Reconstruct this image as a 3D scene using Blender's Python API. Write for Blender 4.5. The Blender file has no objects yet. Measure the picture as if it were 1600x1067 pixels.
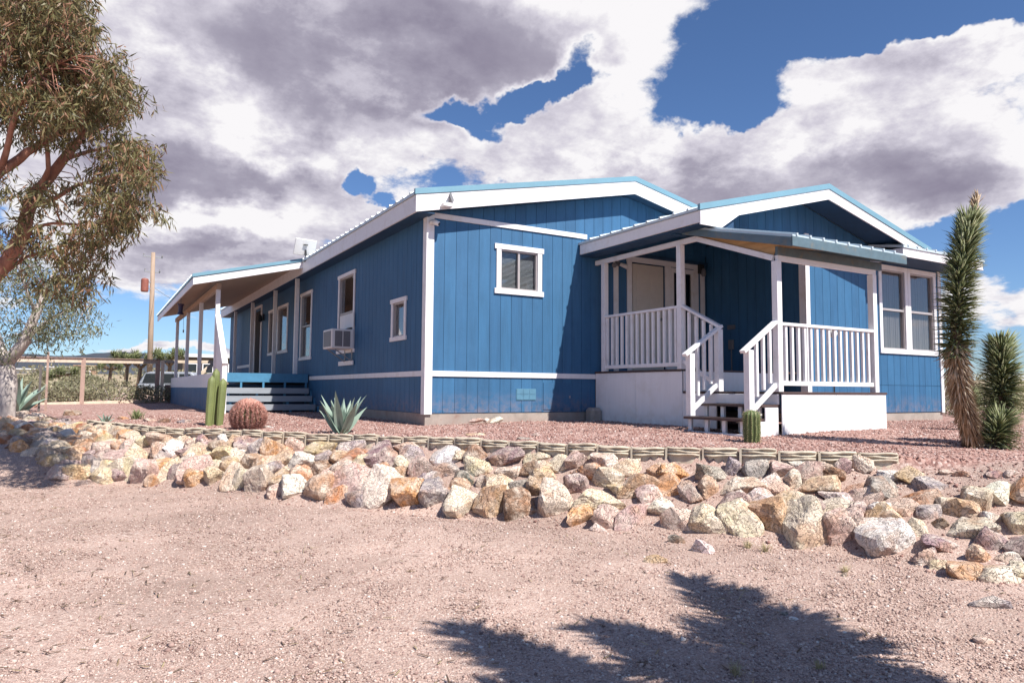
import bpy, bmesh, math, random
import numpy as np, time
_T0 = time.time()
def lap(n): print('LAP', n, round(time.time() - _T0, 1))
from mathutils import Vector, Matrix, noise as mnoise
random.seed(7); rng = np.random.default_rng(7)
S = bpy.context.scene; COL = S.collection
# ---------------------------------------------------------------- camera
C0 = np.array([-4.361, -9.988, 0.505])
RR = np.array([0.86108326, -0.50841662, 0.00694001]); UU = np.array([-0.04100655, -0.05583358, 0.99759765]); FF = np.array([0.50680774, 0.85929922, 0.06892577])
FPX = 1105.2
cam_d = bpy.data.cameras.new('camera'); cam = bpy.data.objects.new('camera', cam_d); COL.objects.link(cam)
cam_d.sensor_width = 36; cam_d.lens = FPX / 1600 * 36; cam_d.clip_start = .05; cam_d.clip_end = 6000
m = Matrix(((RR[0], UU[0], -FF[0], C0[0]), (RR[1], UU[1], -FF[1], C0[1]), (RR[2], UU[2], -FF[2], C0[2]), (0, 0, 0, 1)))
cam.matrix_world = m
S.camera = cam
# ---------------------------------------------------------------- sun, sky, exposure
SUN = Vector((.25, -1.0, 1.25)).normalized()
sd = bpy.data.lights.new('sun', 'SUN'); sd.energy = 5.0; sd.angle = math.radians(.53); sd.color = (1, .955, .89)
so = bpy.data.objects.new('sun', sd); COL.objects.link(so); so.rotation_euler = SUN.to_track_quat('Z', 'Y').to_euler(); so.location = (0, -20, 30)
S.view_settings.view_transform = 'Standard'; S.view_settings.look = 'None'; S.view_settings.gamma = 1
S.view_settings.exposure = .60
S.view_settings.use_curve_mapping = False
SKY_STRENGTH = .08
def aim(px, py):
    d = FF + RR * (px - 800) / FPX - UU * (py - 533.5) / FPX
    return d / np.linalg.norm(d)
def atpx(px, py, dep): return C0 + (FF + RR * (px - 800) / FPX - UU * (py - 533.5) / FPX) * dep
def make_world():
    w = bpy.data.worlds.new('World'); S.world = w; w.use_nodes = True
    nt = w.node_tree; N = nt.nodes; L = nt.links; N.clear()
    def mk(t, **k):
        n = N.new(t)
        for a, b in k.items(): setattr(n, a, b)
        return n
    def put(sock, v):
        if hasattr(v, 'is_output') or isinstance(v, bpy.types.NodeSocket): L.new(v, sock)
        else: sock.default_value = v
    def math_(op, a, b=None, c=None, clamp=False):
        n = mk('ShaderNodeMath', operation=op, use_clamp=clamp); put(n.inputs[0], a)
        if b is not None: put(n.inputs[1], b)
        if c is not None: put(n.inputs[2], c)
        return n.outputs[0]
    def ramp(v, a, b, lo=0., hi=1., smooth=True):
        n = mk('ShaderNodeMapRange', interpolation_type='SMOOTHSTEP' if smooth else 'LINEAR'); put(n.inputs[0], v)
        n.inputs[1].default_value = a; n.inputs[2].default_value = b; n.inputs[3].default_value = lo; n.inputs[4].default_value = hi
        return n.outputs[0]
    def noise(vec, scale, detail, rough, lac=2.1, dist=0.):
        n = mk('ShaderNodeTexNoise'); L.new(vec, n.inputs['Vector']); n.inputs['Scale'].default_value = scale
        n.inputs['Detail'].default_value = detail; n.inputs['Roughness'].default_value = rough; n.inputs['Lacunarity'].default_value = lac; n.inputs['Distortion'].default_value = dist
        return n
    sky = mk('ShaderNodeTexSky', sky_type='NISHITA'); sky.sun_disc = False
    sky.sun_elevation = math.asin(SUN.z); sky.sun_rotation = math.atan2(SUN.x, SUN.y)
    sky.altitude = 1100; sky.air_density = 1.0; sky.dust_density = .6; sky.ozone_density = 2.2
    tc = mk('ShaderNodeTexCoord'); D = tc.outputs['Generated']
    sp = mk('ShaderNodeSeparateXYZ'); L.new(D, sp.inputs[0])
    az = math_('ARCTAN2', sp.outputs[0], sp.outputs[1]); el = math_('ARCSINE', sp.outputs[2])
    co = mk('ShaderNodeCombineXYZ'); L.new(az, co.inputs[0]); L.new(el, co.inputs[1])
    wn = noise(D, 7., 5, .6)
    ws = mk('ShaderNodeVectorMath', operation='SUBTRACT'); L.new(wn.outputs['Color'], ws.inputs[0]); ws.inputs[1].default_value = (.5, .5, .5)
    wm = mk('ShaderNodeVectorMath', operation='SCALE'); L.new(ws.outputs[0], wm.inputs[0]); wm.inputs['Scale'].default_value = .11
    wa = mk('ShaderNodeVectorMath', operation='ADD'); L.new(co.outputs[0], wa.inputs[0]); L.new(wm.outputs[0], wa.inputs[1]); P = wa.outputs[0]
    def field(lst, base):
        acc = base
        for px, py, rx, ry, rot, wt in lst:
            d = aim(px, py); a0 = math.atan2(d[0], d[1]); e0 = math.asin(d[2])
            mp = mk('ShaderNodeMapping', vector_type='TEXTURE'); L.new(P, mp.inputs[0])
            mp.inputs['Location'].default_value = (a0, e0, 0); mp.inputs['Rotation'].default_value = (0, 0, math.radians(rot))
            k = 1 / FPX * (1 / (1 + ((px - 800) / FPX) ** 2))
            mp.inputs['Scale'].default_value = (rx * k / math.cos(e0), ry / FPX * .92, 1)
            ln = mk('ShaderNodeVectorMath', operation='LENGTH'); L.new(mp.outputs[0], ln.inputs[0])
            acc = math_('ADD', acc, ramp(ln.outputs['Value'], .35, 1.35, wt, 0.))
        return acc
    # where cloud is thick (+) and where blue sky shows between the clouds (-), as bearings and elevations of the place
    cover = [(430, 350, 330, 95, 0, .55), (700, 250, 260, 50, 0, .30), (560, 60, 420, 160, 0, .5), (250, 180, 300, 200, 0, .45), (330, 330, 330, 120, 0, .35), (950, 90, 170, 90, 0, .35), (870, 230, 330, 80, -5, .45),
             (1200, 290, 380, 110, 0, .5), (1480, 190, 260, 150, 10, .5), (1020, 30, 130, 60, 20, .25), (1090, 85, 60, 35, 0, .3), (720, 175, 45, 25, 0, .1), (1300, 105, 90, 40, 15, .40), (1075, 95, 70, 45, 0, .30), (1470, 75, 150, 40, 5, .40),
             (400, 440, 220, 30, 0, .12), (1560, 470, 90, 40, 0, .32), (210, 550, 80, 13, 0, .45), (330, 556, 170, 10, 0, .4), (90, 470, 150, 60, 0, .15), (1270, 2, 50, 12, 0, .35), (1170, 150, 45, 25, 0, .3), (1540, 60, 80, 50, 0, .3)]
    gaps = [(700, 188, 60, 20, 0, -.7), (840, 150, 110, 24, 18, -.85), (912, 92, 22, 44, -20, -.65), (745, 205, 50, 22, 0, -.5), (565, 296, 30, 24, 0, -1.0), (610, 325, 26, 12, 0, -.5), (1215, 50, 200, 58, 3, -.85), (1440, 22, 230, 36, 0, -.85), (1060, 130, 60, 60, 30, -.35), (1130, 140, 80, 55, -20, -.75), (1155, 185, 50, 26, 0, -.4),
            (1530, 372, 130, 38, 12, -.8), (1440, 400, 80, 50, 0, -.4), (410, 402, 110, 12, 8, -.35), (200, 522, 320, 24, 0, -.75), (1560, 540, 120, 20, 0, -.3), (460, 500, 80, 30, 0, -.4), (230, 60, 30, 10, 0, -.2), (755, 225, 30, 22, 0, -.35)]
    dark = [(620, 80, 330, 110, -4, .62), (560, 170, 220, 50, 0, .25), (270, 280, 200, 50, -4, .40), (370, 150, 60, 50, 0, -.30), (460, 238, 110, 40, 0, -.30), (350, 345, 140, 24, 0, -.22), (190, 60, 150, 70, 0, -.15), (240, 130, 130, 40, 0, .10), (330, 405, 220, 34, 0, .35), (1250, 300, 270, 40, 0, .32), (1500, 310, 170, 48, 5, .45), (1000, 270, 140, 30, 0, .22),
            (1420, 235, 160, 44, 10, .16), (480, 290, 100, 26, 0, .2), (930, 200, 120, 30, 0, .12), (640, 260, 120, 26, 0, .1), (1560, 450, 80, 18, 0, .2)]
    cov = field(cover, .30); cov = field(gaps, cov)
    dk = field(dark, 0.)
    # noise laid on a flat cloud deck so puffs shrink towards the horizon
    zz = math_('ADD', math_('ABSOLUTE', sp.outputs[2]), .32)
    iz = math_('DIVIDE', 1., zz)
    pv = mk('ShaderNodeVectorMath', operation='SCALE'); L.new(D, pv.inputs[0]); L.new(iz, pv.inputs['Scale'])
    n1 = noise(pv.outputs[0], 3.1, 13, .60).outputs['Fac']
    up = mk('ShaderNodeVectorMath', operation='ADD'); L.new(pv.outputs[0], up.inputs[0]); up.inputs[1].default_value = (.012, -.02, .085)
    n2 = noise(up.outputs[0], 3.1, 13, .60).outputs['Fac']
    n3 = noise(pv.outputs[0], 11., 10, .62).outputs['Fac']
    raw = math_('ADD', cov, math_('ADD', math_('MULTIPLY', math_('SUBTRACT', n1, .5), 1.9), math_('MULTIPLY', math_('SUBTRACT', n3, .5), .75)))
    dens = ramp(raw, .36, .66)
    thick = ramp(raw, .50, 1.25)
    soft = noise(pv.outputs[0], 1.6, 5, .5).outputs['Fac']
    calm = ramp(dk, .15, .7, 1., .30)
    relief = math_('MULTIPLY', calm, math_('ADD', math_('MULTIPLY', math_('SUBTRACT', n1, n2), 1.9), math_('MULTIPLY', math_('SUBTRACT', n3, .5), .35)))
    sh = math_('SUBTRACT', math_('ADD', math_('MULTIPLY', thick, .16), math_('MULTIPLY', dk, math_('ADD', .25, math_('MULTIPLY', thick, .75)))), relief)
    sh = math_('ADD', sh, math_('MULTIPLY', math_('SUBTRACT', soft, .5), .35))
    cr = mk('ShaderNodeValToRGB'); L.new(sh, cr.inputs[0]); e = cr.color_ramp.elements
    e[0].position = 0.; e[0].color = (1.0, .98, 1.0, 1); e[1].position = .80; e[1].color = (.275, .25, .34, 1)
    x = cr.color_ramp.elements.new(.20); x.color = (.70, .67, .76, 1)
    x = cr.color_ramp.elements.new(.45); x.color = (.42, .395, .49, 1)
    cs = mk('ShaderNodeMix', data_type='RGBA', blend_type='MULTIPLY'); cs.inputs['Factor'].default_value = 1; L.new(cr.outputs[0], cs.inputs['A']); K = .63 / SKY_STRENGTH
    cs.inputs['B'].default_value = (K, K, K, 1)
    tint = mk('ShaderNodeMix', data_type='RGBA', blend_type='MULTIPLY'); tint.inputs['Factor'].default_value = 1; L.new(sky.outputs[0], tint.inputs['A']); tint.inputs['B'].default_value = (.70, .86, 1.08, 1)
    mx = mk('ShaderNodeMix', data_type='RGBA'); L.new(dens, mx.inputs['Factor']); L.new(tint.outputs['Result'], mx.inputs['A']); L.new(cs.outputs['Result'], mx.inputs['B'])
    bg = mk('ShaderNodeBackground'); bg.inputs['Strength'].default_value = SKY_STRENGTH; L.new(mx.outputs['Result'], bg.inputs['Color'])
    out = mk('ShaderNodeOutputWorld'); L.new(bg.outputs[0], out.inputs[0])
    w.cycles.sampling_method = 'MANUAL'; w.cycles.sample_map_resolution = 512
make_world(); lap('make_world()')
# ---------------------------------------------------------------- helpers
def link(o): COL.objects.link(o); return o
def tag(o, label=None, cat=None, group=None, kind=None):
    if label: o['label'] = label
    if cat: o['category'] = cat
    if group: o['group'] = group
    if kind: o['kind'] = kind
    return o
def thing(name, loc, label, cat, group=None):
    o = link(bpy.data.objects.new(name, None)); o.location = loc; o.empty_display_size = .2
    return tag(o, label, cat, group)
def attach(o, parent):
    if parent is not None: o.parent = parent
    return o
def wloc(p):
    v = Vector((0, 0, 0))
    while p is not None: v += p.location; p = p.parent
    return v
class MB:
    """collects shapes given in world metres and links them as one mesh object"""
    def __init__(s): s.v = []; s.f = []
    def add(s, vs, fs):
        b = len(s.v); s.v += [tuple(v) for v in vs]; s.f += [tuple(b + i for i in f) for f in fs]; return s
    def box(s, x0, x1, y0, y1, z0, z1):
        v = [(x, y, z) for z in (z0, z1) for y in (y0, y1) for x in (x0, x1)]
        return s.add(v, [(0, 2, 3, 1), (4, 5, 7, 6), (0, 1, 5, 4), (2, 6, 7, 3), (0, 4, 6, 2), (1, 3, 7, 5)])
    def prism(s, poly, axis, a, b):
        """polygon in the plane across axis ('x': (y,z), 'y': (x,z), 'z': (x,y)), extruded from a to b"""
        n = len(poly)
        def P(q, t): return (t, q[0], q[1]) if axis == 'x' else ((q[0], t, q[1]) if axis == 'y' else (q[0], q[1], t))
        v = [P(q, a) for q in poly] + [P(q, b) for q in poly]
        return s.add(v, [tuple(range(n)), tuple(range(2 * n - 1, n - 1, -1))] + [(i, i + n, (i + 1) % n + n, (i + 1) % n) for i in range(n)])
    def bar(s, p, q, w, h, up=(0, 0, 1)):
        """rectangular bar from p to q"""
        p = Vector(p); q = Vector(q); d = (q - p).normalized(); r = d.cross(Vector(up)).normalized() * (w / 2); u = r.cross(d).normalized() * (h / 2)
        v = [c + a * r + b * u for c in (p, q) for a, b in ((-1, -1), (1, -1), (1, 1), (-1, 1))]
        return s.add(v, [(0, 3, 2, 1), (4, 5, 6, 7), (0, 1, 5, 4), (1, 2, 6, 5), (2, 3, 7, 6), (3, 0, 4, 7)])
    def tube(s, pts, rad, n=8, cap=True):
        pts = [Vector(p) for p in pts]; rad = [rad] * len(pts) if not hasattr(rad, '__len__') else rad
        b = len(s.v); prev = None
        for i, p in enumerate(pts):
            d = (pts[min(i + 1, len(pts) - 1)] - pts[max(i - 1, 0)]).normalized()
            if prev is None: a = d.orthogonal().normalized()
            else: a = (prev - d * prev.dot(d)).normalized()
            prev = a; c = d.cross(a)
            for k in range(n):
                t = 2 * math.pi * k / n; s.v.append(tuple(p + (a * math.cos(t) + c * math.sin(t)) * rad[i]))
        for i in range(len(pts) - 1):
            for k in range(n):
                s.f.append((b + i * n + k, b + i * n + (k + 1) % n, b + (i + 1) * n + (k + 1) % n, b + (i + 1) * n + k))
        if cap:
            s.f.append(tuple(b + k for k in range(n - 1, -1, -1))); s.f.append(tuple(b + (len(pts) - 1) * n + k for k in range(n)))
        return s
    def lathe(s, prof, c, n=20):
        b = len(s.v)
        for r, z in prof:
            for k in range(n):
                t = 2 * math.pi * k / n; s.v.append((c[0] + r * math.cos(t), c[1] + r * math.sin(t), c[2] + z))
        for i in range(len(prof) - 1):
            for k in range(n): s.f.append((b + i * n + k, b + i * n + (k + 1) % n, b + (i + 1) * n + (k + 1) % n, b + (i + 1) * n + k))
        s.f.append(tuple(b + k for k in range(n - 1, -1, -1))); s.f.append(tuple(b + (len(prof) - 1) * n + k for k in range(n)))
        return s
    def build(s, name, mat, parent=None, bevel=0., smooth=False, kind=None):
        off = wloc(parent)
        me = bpy.data.meshes.new(name); me.from_pydata([(v[0] - off.x, v[1] - off.y, v[2] - off.z) for v in s.v], [], s.f)
        bm = bmesh.new(); bm.from_mesh(me); bmesh.ops.recalc_face_normals(bm, faces=bm.faces)
        if bevel: bmesh.ops.bevel(bm, geom=list(bm.edges), offset=bevel, segments=1, affect='EDGES', clamp_overlap=True)
        bm.to_mesh(me); bm.free()
        if smooth: me.polygons.foreach_set('use_smooth', [True] * len(me.polygons))
        me.materials.append(mat); o = link(bpy.data.objects.new(name, me)); attach(o, parent)
        if kind: o['kind'] = kind
        return o
def np_mesh(name, V, F, mat, parent=None, smooth=False, kind=None, off=None):
    V = np.asarray(V, np.float32); F = np.asarray(F, np.int32); k = F.shape[1]
    if off is None: off = np.array(wloc(parent)[:], np.float32)
    V = V - off
    me = bpy.data.meshes.new(name); me.vertices.add(len(V)); me.vertices.foreach_set('co', V.ravel())
    me.loops.add(F.size); me.loops.foreach_set('vertex_index', F.ravel())
    me.polygons.add(len(F)); me.polygons.foreach_set('loop_start', np.arange(0, F.size, k, dtype=np.int32))
    if smooth: me.polygons.foreach_set('use_smooth', np.ones(len(F), bool))
    me.update(calc_edges=True); me.validate()
    me.materials.append(mat); o = link(bpy.data.objects.new(name, me)); attach(o, parent)
    if kind: o['kind'] = kind
    return o
# ---------------------------------------------------------------- materials
def mat_new(name):
    m = bpy.data.materials.new(name); m.use_nodes = True; nt = m.node_tree; b = nt.nodes['Principled BSDF']; return m, nt, nt.nodes, nt.links, b
def nz(N, L, scale, detail=4, rough=.6, vec=None, dist=0):
    n = N.new('ShaderNodeTexNoise'); n.inputs['Scale'].default_value = scale; n.inputs['Detail'].default_value = detail; n.inputs['Roughness'].default_value = rough; n.inputs['Distortion'].default_value = dist
    if vec is not None: L.new(vec, n.inputs['Vector'])
    return n.outputs['Fac']
def cramp(N, L, fac, stops, interp='LINEAR'):
    r = N.new('ShaderNodeValToRGB'); L.new(fac, r.inputs[0]); e = r.color_ramp.elements; r.color_ramp.interpolation = interp
    e[0].position, e[0].color = stops[0][0], (*stops[0][1], 1); e[1].position, e[1].color = stops[-1][0], (*stops[-1][1], 1)
    for p, c in stops[1:-1]: x = e.new(p); x.color = (*c, 1)
    return r.outputs[0]
def mixc(N, L, fac, a, b, mode='MIX'):
    n = N.new('ShaderNodeMix'); n.data_type = 'RGBA'; n.blend_type = mode
    for s, v in ((n.inputs['Factor'], fac), (n.inputs['A'], a), (n.inputs['B'], b)):
        if isinstance(v, bpy.types.NodeSocket): L.new(v, s)
        elif isinstance(v, (int, float)): s.default_value = v
        else: s.default_value = (*v, 1)
    return n.outputs['Result']
def bump(N, L, b, h, strength, dist):
    n = N.new('ShaderNodeBump'); n.inputs['Strength'].default_value = strength; n.inputs['Distance'].default_value = dist; L.new(h, n.inputs['Height']); L.new(n.outputs[0], b.inputs['Normal']); return n
def simple(name, col, rough=.6, var=.12, scale=6., bstr=.15, bscale=60., metal=0., stretch=(1, 1, 1), spec=.5, dirt=None, dscale=2.):
    m, nt, N, L, b = mat_new(name)
    g = N.new('ShaderNodeNewGeometry'); mp = N.new('ShaderNodeMapping'); L.new(g.outputs['Position'], mp.inputs[0]); mp.inputs['Scale'].default_value = stretch; v = mp.outputs[0]
    c0 = tuple(max(0, x * (1 - var)) for x in col); c1 = tuple(min(1, x * (1 + var)) for x in col)
    c = cramp(N, L, nz(N, L, scale, 6, .65, v), [(.3, c0), (.7, c1)])
    if dirt:
        f = cramp(N, L, nz(N, L, dscale, 8, .7, g.outputs['Position']), [(.52, (0, 0, 0)), (.75, (1, 1, 1))]); c = mixc(N, L, f, c, dirt)
    L.new(c, b.inputs['Base Color']); b.inputs['Roughness'].default_value = rough; b.inputs['Metallic'].default_value = metal
    b.inputs['Specular IOR Level'].default_value = spec
    if bstr: bump(N, L, b, nz(N, L, bscale, 5, .6, v), bstr, .004)
    return m
M = {}
def dusty(m, lo, hi, col=(.34, .235, .20), amt=.6):
    nt = m.node_tree; N = nt.nodes; L = nt.links; b = N['Principled BSDF']; c = b.inputs['Base Color'].links[0].from_socket; g = N.new('ShaderNodeNewGeometry'); sx = N.new('ShaderNodeSeparateXYZ'); L.new(g.outputs['Position'], sx.inputs[0])
    dz = N.new('ShaderNodeMapRange'); L.new(sx.outputs[2], dz.inputs[0]); dz.inputs[1].default_value = hi; dz.inputs[2].default_value = lo; dm = N.new('ShaderNodeMath'); dm.operation = 'MULTIPLY'; L.new(dz.outputs[0], dm.inputs[0]); L.new(cramp(N, L, nz(N, L, 8, 7, .7, g.outputs['Position']), [(.38, (0, 0, 0)), (.68, (amt,) * 3)]), dm.inputs[1])
    L.new(mixc(N, L, dm.outputs[0], c, col), b.inputs['Base Color'])
def siding_mat(name, col):
    m = simple(name, col, .62, .16, 7, .5, 55, stretch=(1, 1, .12)); nt = m.node_tree; N = nt.nodes; L = nt.links; b = N['Principled BSDF']; c = b.inputs['Base Color'].links[0].from_socket
    g = N.new('ShaderNodeNewGeometry'); oi = N.new('ShaderNodeObjectInfo'); sx = N.new('ShaderNodeSeparateXYZ'); L.new(g.outputs['Position'], sx.inputs[0])
    c = mixc(N, L, 1., c, cramp(N, L, oi.outputs['Random'], [(0, (.90, .91, .93)), (1, (1.10, 1.09, 1.07))]), 'MULTIPLY')
    c = mixc(N, L, cramp(N, L, nz(N, L, 1.1, 7, .7, g.outputs['Position']), [(.48, (0, 0, 0)), (.75, (.55, .55, .55))]), c, tuple(min(1, x * 1.22 + .012) for x in col))     # sun-faded patches
    dz = N.new('ShaderNodeMapRange'); L.new(sx.outputs[2], dz.inputs[0]); dz.inputs[1].default_value = .50; dz.inputs[2].default_value = .12
    dm = N.new('ShaderNodeMath'); dm.operation = 'MULTIPLY'; L.new(dz.outputs[0], dm.inputs[0]); L.new(cramp(N, L, nz(N, L, 9, 6, .7, g.outputs['Position']), [(.40, (0, 0, 0)), (.70, (.6, .6, .6))]), dm.inputs[1])
    c = mixc(N, L, dm.outputs[0], c, (.30, .20, .17))                                  # dust splashed up from the gravel
    L.new(c, b.inputs['Base Color']); return m
M['blue'] = siding_mat('blue_siding_paint', (.027, .114, .235))
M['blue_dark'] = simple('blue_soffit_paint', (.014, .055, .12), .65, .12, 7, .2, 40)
M['blue_groove'] = simple('blue_groove_paint', (.016, .062, .125), .7, .1, 7, 0)
M['blue_light'] = simple('light_blue_metal_trim', (.17, .32, .40), .4, .06, 3, .05, 20, spec=.4)
M['blue_step'] = simple('blue_step_paint', (.055, .20, .34), .6, .12, 9, .3, 50)
M['slate'] = simple('slate_blue_fascia_paint', (.095, .15, .18), .55, .15, 8, .3, 60, stretch=(1, .3, 1), dirt=(.2, .17, .12), dscale=6)
M['white'] = simple('white_trim_paint', (.78, .77, .78), .5, .04, 10, .2, 70, dirt=(.66, .62, .59), dscale=4)
M['white_skirt'] = simple('white_plywood_paint', (.80, .79, .80), .6, .04, 12, .5, 60, stretch=(1, 1, .1), dirt=(.70, .67, .64), dscale=2.5)
M['cream'] = simple('cream_door_paint', (.60, .56, .50), .5, .04, 8, .1, 50)
M['metal_roof'] = simple('pale_metal_roofing', (.50, .58, .62), .35, .06, 3, .05, 30, spec=.5)
M['porch_ceiling'] = simple('tan_porch_ceiling', (.42, .31, .23), .7, .1, 3, .3, 30, stretch=(1, .15, 1))
M['plywood'] = simple('golden_plywood', (.50, .30, .13), .7, .22, 8, .3, 40, stretch=(1, .2, 1.6))
M['deck'] = simple('brown_deck_boards', (.075, .045, .04), .6, .25, 9, .3, 40, stretch=(.3, 1, 1))
M['greystep'] = simple('grey_step_boards', (.26, .28, .31), .65, .12, 9, .3, 50, stretch=(.2, 1, 1))
M['concrete'] = simple('weathered_concrete', (.33, .285, .25), .85, .22, 6, .5, 70, dirt=(.22, .14, .115), dscale=3)
M['edger'] = simple('tan_cast_concrete', (.52, .45, .35), .85, .15, 12, .5, 150, dirt=(.40, .29, .23), dscale=5)
M['black'] = simple('black_plastic', (.02, .02, .022), .5, .1, 8, 0)
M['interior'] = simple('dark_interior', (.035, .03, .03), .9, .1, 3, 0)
M['curtain'] = simple('beige_curtain', (.42, .35, .33), .9, .12, 14, .2, 30, stretch=(6, 6, .2))
M['blind'] = simple('white_blind', (.62, .62, .63), .6, .04, 8, 0)
M['alum'] = simple('aluminium_frame', (.46, .42, .41), .4, .06, 9, 0, metal=.3)
M['plastic_white'] = simple('white_plastic', (.72, .71, .70), .45, .04, 9, 0)
M['grille'] = simple('grey_grille', (.16, .16, .17), .5, .1, 40, .3, 80)
M['lumber'] = simple('raw_lumber', (.66, .54, .42), .75, .18, 7, .3, 40, stretch=(1, 1, .4))
M['redlumber'] = simple('reddish_lumber', (.36, .245, .20), .8, .2, 7, .3, 40)
M['polewood'] = simple('pole_wood', (.34, .25, .185), .85, .2, 6, .5, 30, stretch=(3, 3, .25))
M['rust'] = simple('rusty_red_paint', (.26, .085, .06), .6, .2, 6, .1, 30)
M['steel'] = simple('galvanised_steel', (.32, .32, .33), .45, .1, 10, 0, metal=.6)
M['wire'] = simple('wire', (.16, .14, .13), .5, .1, 10, 0, metal=.4)
M['carpaint'] = simple('silver_car_paint', (.42, .44, .47), .3, .03, 4, 0, metal=.4)
M['carglass'] = simple('car_glass', (.015, .017, .02), .08, .05, 4, 0)
M['tyre'] = simple('tyre_rubber', (.02, .02, .02), .8, .1, 10, 0)
M['stucco_tan'] = simple('tan_stucco', (.34, .22, .15), .9, .1, 3, .2, 20)
M['stucco_white'] = simple('white_house_wall', (.62, .62, .62), .8, .06, 3, 0)
M['roofbrown'] = simple('brown_house_wall', (.10, .075, .06), .85, .15, 3, 0)
def glass_mat(name, t=(.75, .77, .78)):
    m, nt, N, L, b = mat_new(name); N.remove(b)
    tr = N.new('ShaderNodeBsdfTransparent'); tr.inputs[0].default_value = (*t, 1); gl = N.new('ShaderNodeBsdfGlossy'); gl.inputs['Roughness'].default_value = .02; gl.inputs['Color'].default_value = (.95, .95, .97, 1)
    lw = N.new('ShaderNodeLayerWeight'); lw.inputs['Blend'].default_value = .5; pw = N.new('ShaderNodeMath'); pw.operation = 'POWER'; L.new(lw.outputs['Facing'], pw.inputs[0]); pw.inputs[1].default_value = 3.; fr = N.new('ShaderNodeMath'); fr.operation = 'MULTIPLY_ADD'; L.new(pw.outputs[0], fr.inputs[0]); fr.inputs[1].default_value = .42; fr.inputs[2].default_value = .06; mx = N.new('ShaderNodeMixShader'); L.new(fr.outputs[0], mx.inputs[0]); L.new(tr.outputs[0], mx.inputs[1]); L.new(gl.outputs[0], mx.inputs[2])
    L.new(mx.outputs[0], N['Material Output'].inputs[0]); return m
M['glass'] = glass_mat('window_glass'); M['glass_dark'] = glass_mat('tinted_glass', (.32, .30, .30))
def island_mat(name, stops, rough=.8, bscale=0, transl=0., scale_noise=0, interp='LINEAR'):
    m, nt, N, L, b = mat_new(name); g = N.new('ShaderNodeNewGeometry')
    c = cramp(N, L, g.outputs['Random Per Island'], stops, interp)
    if scale_noise:
        c = mixc(N, L, .55, c, cramp(N, L, nz(N, L, scale_noise, 5, .7, g.outputs['Position']), [(.3, (.45, .45, .45)), (.7, (1.35, 1.3, 1.25))]), 'MULTIPLY')
    L.new(c, b.inputs['Base Color']); b.inputs['Roughness'].default_value = rough
    if transl:
        t = N.new('ShaderNodeBsdfTranslucent'); L.new(c, t.inputs[0]); mx = N.new('ShaderNodeMixShader'); mx.inputs[0].default_value = transl
        L.new(b.outputs[0], mx.inputs[1]); L.new(t.outputs[0], mx.inputs[2]); L.new(mx.outputs[0], N['Material Output'].inputs[0])
    if bscale: bump(N, L, b, nz(N, L, bscale, 4, .6, g.outputs['Position']), .4, .003)
    return m
M['euc_leaf'] = island_mat('eucalyptus_leaves', [(0, (.08, .075, .03)), (.35, (.155, .14, .055)), (.62, (.24, .215, .095)), (.8, (.25, .15, .075)), (1, (.36, .19, .12))], .5, transl=.3)
M['euc_leaf2'] = island_mat('pale_tree_leaves', [(0, (.11, .13, .065)), (.5, (.19, .21, .11)), (1, (.30, .27, .17))], .6, transl=.3)
M['bark_red'] = simple('reddish_smooth_bark', (.33, .15, .10), .7, .4, 5, .4, 20, stretch=(2, 2, .6), dirt=(.42, .26, .20), dscale=5)
M['bark_grey'] = simple('pale_grey_bark', (.50, .44, .41), .85, .22, 6, .6, 25, stretch=(2, 2, .5))
M['yucca'] = island_mat('yucca_leaves', [(0, (.11, .13, .05)), (.5, (.22, .255, .105)), (.85, (.34, .36, .18)), (1, (.50, .48, .28))], .5, transl=.32)
M['yucca_dead'] = island_mat('dead_yucca_leaves', [(0, (.24, .155, .09)), (.5, (.43, .32, .21)), (1, (.62, .53, .41))], .8)
M['yucca_core'] = simple('shaggy_yucca_trunk', (.14, .09, .06), .95, .4, 14, .8, 40)
M['bush'] = island_mat('creosote_leaves', [(0, (.13, .13, .065)), (.5, (.24, .23, .13)), (1, (.42, .37, .24))], .7, transl=.2)
M['drygrass'] = island_mat('dry_grass', [(0, (.30, .24, .12)), (1, (.55, .46, .28))], .8)
M['agave'] = simple('blue_green_agave', (.24, .32, .26), .55, .12, 5, .1, 20, dirt=(.30, .34, .26), dscale=7)
M['cactus'] = simple('green_cactus_skin', (.095, .125, .04), .6, .15, 8, .2, 40)
M['cactus2'] = simple('grey_green_cactus_skin', (.17, .20, .07), .6, .15, 5, .3, 60)
M['spine_pink'] = island_mat('pink_spines', [(0, (.34, .12, .09)), (.5, (.50, .24, .19)), (1, (.62, .40, .33))], .6)
M['spine_tan'] = island_mat('tan_spines', [(0, (.40, .34, .16)), (1, (.62, .56, .34))], .6)
dusty(M['white_skirt'], -.12, .22, (.42, .31, .27), .7); dusty(M['concrete'], -.15, .10, (.34, .22, .19), .9)
M['litter'] = island_mat('dry_leaves_and_twigs', [(0, (.10, .06, .035)), (.5, (.24, .15, .09)), (1, (.46, .36, .20))], .8)
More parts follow.
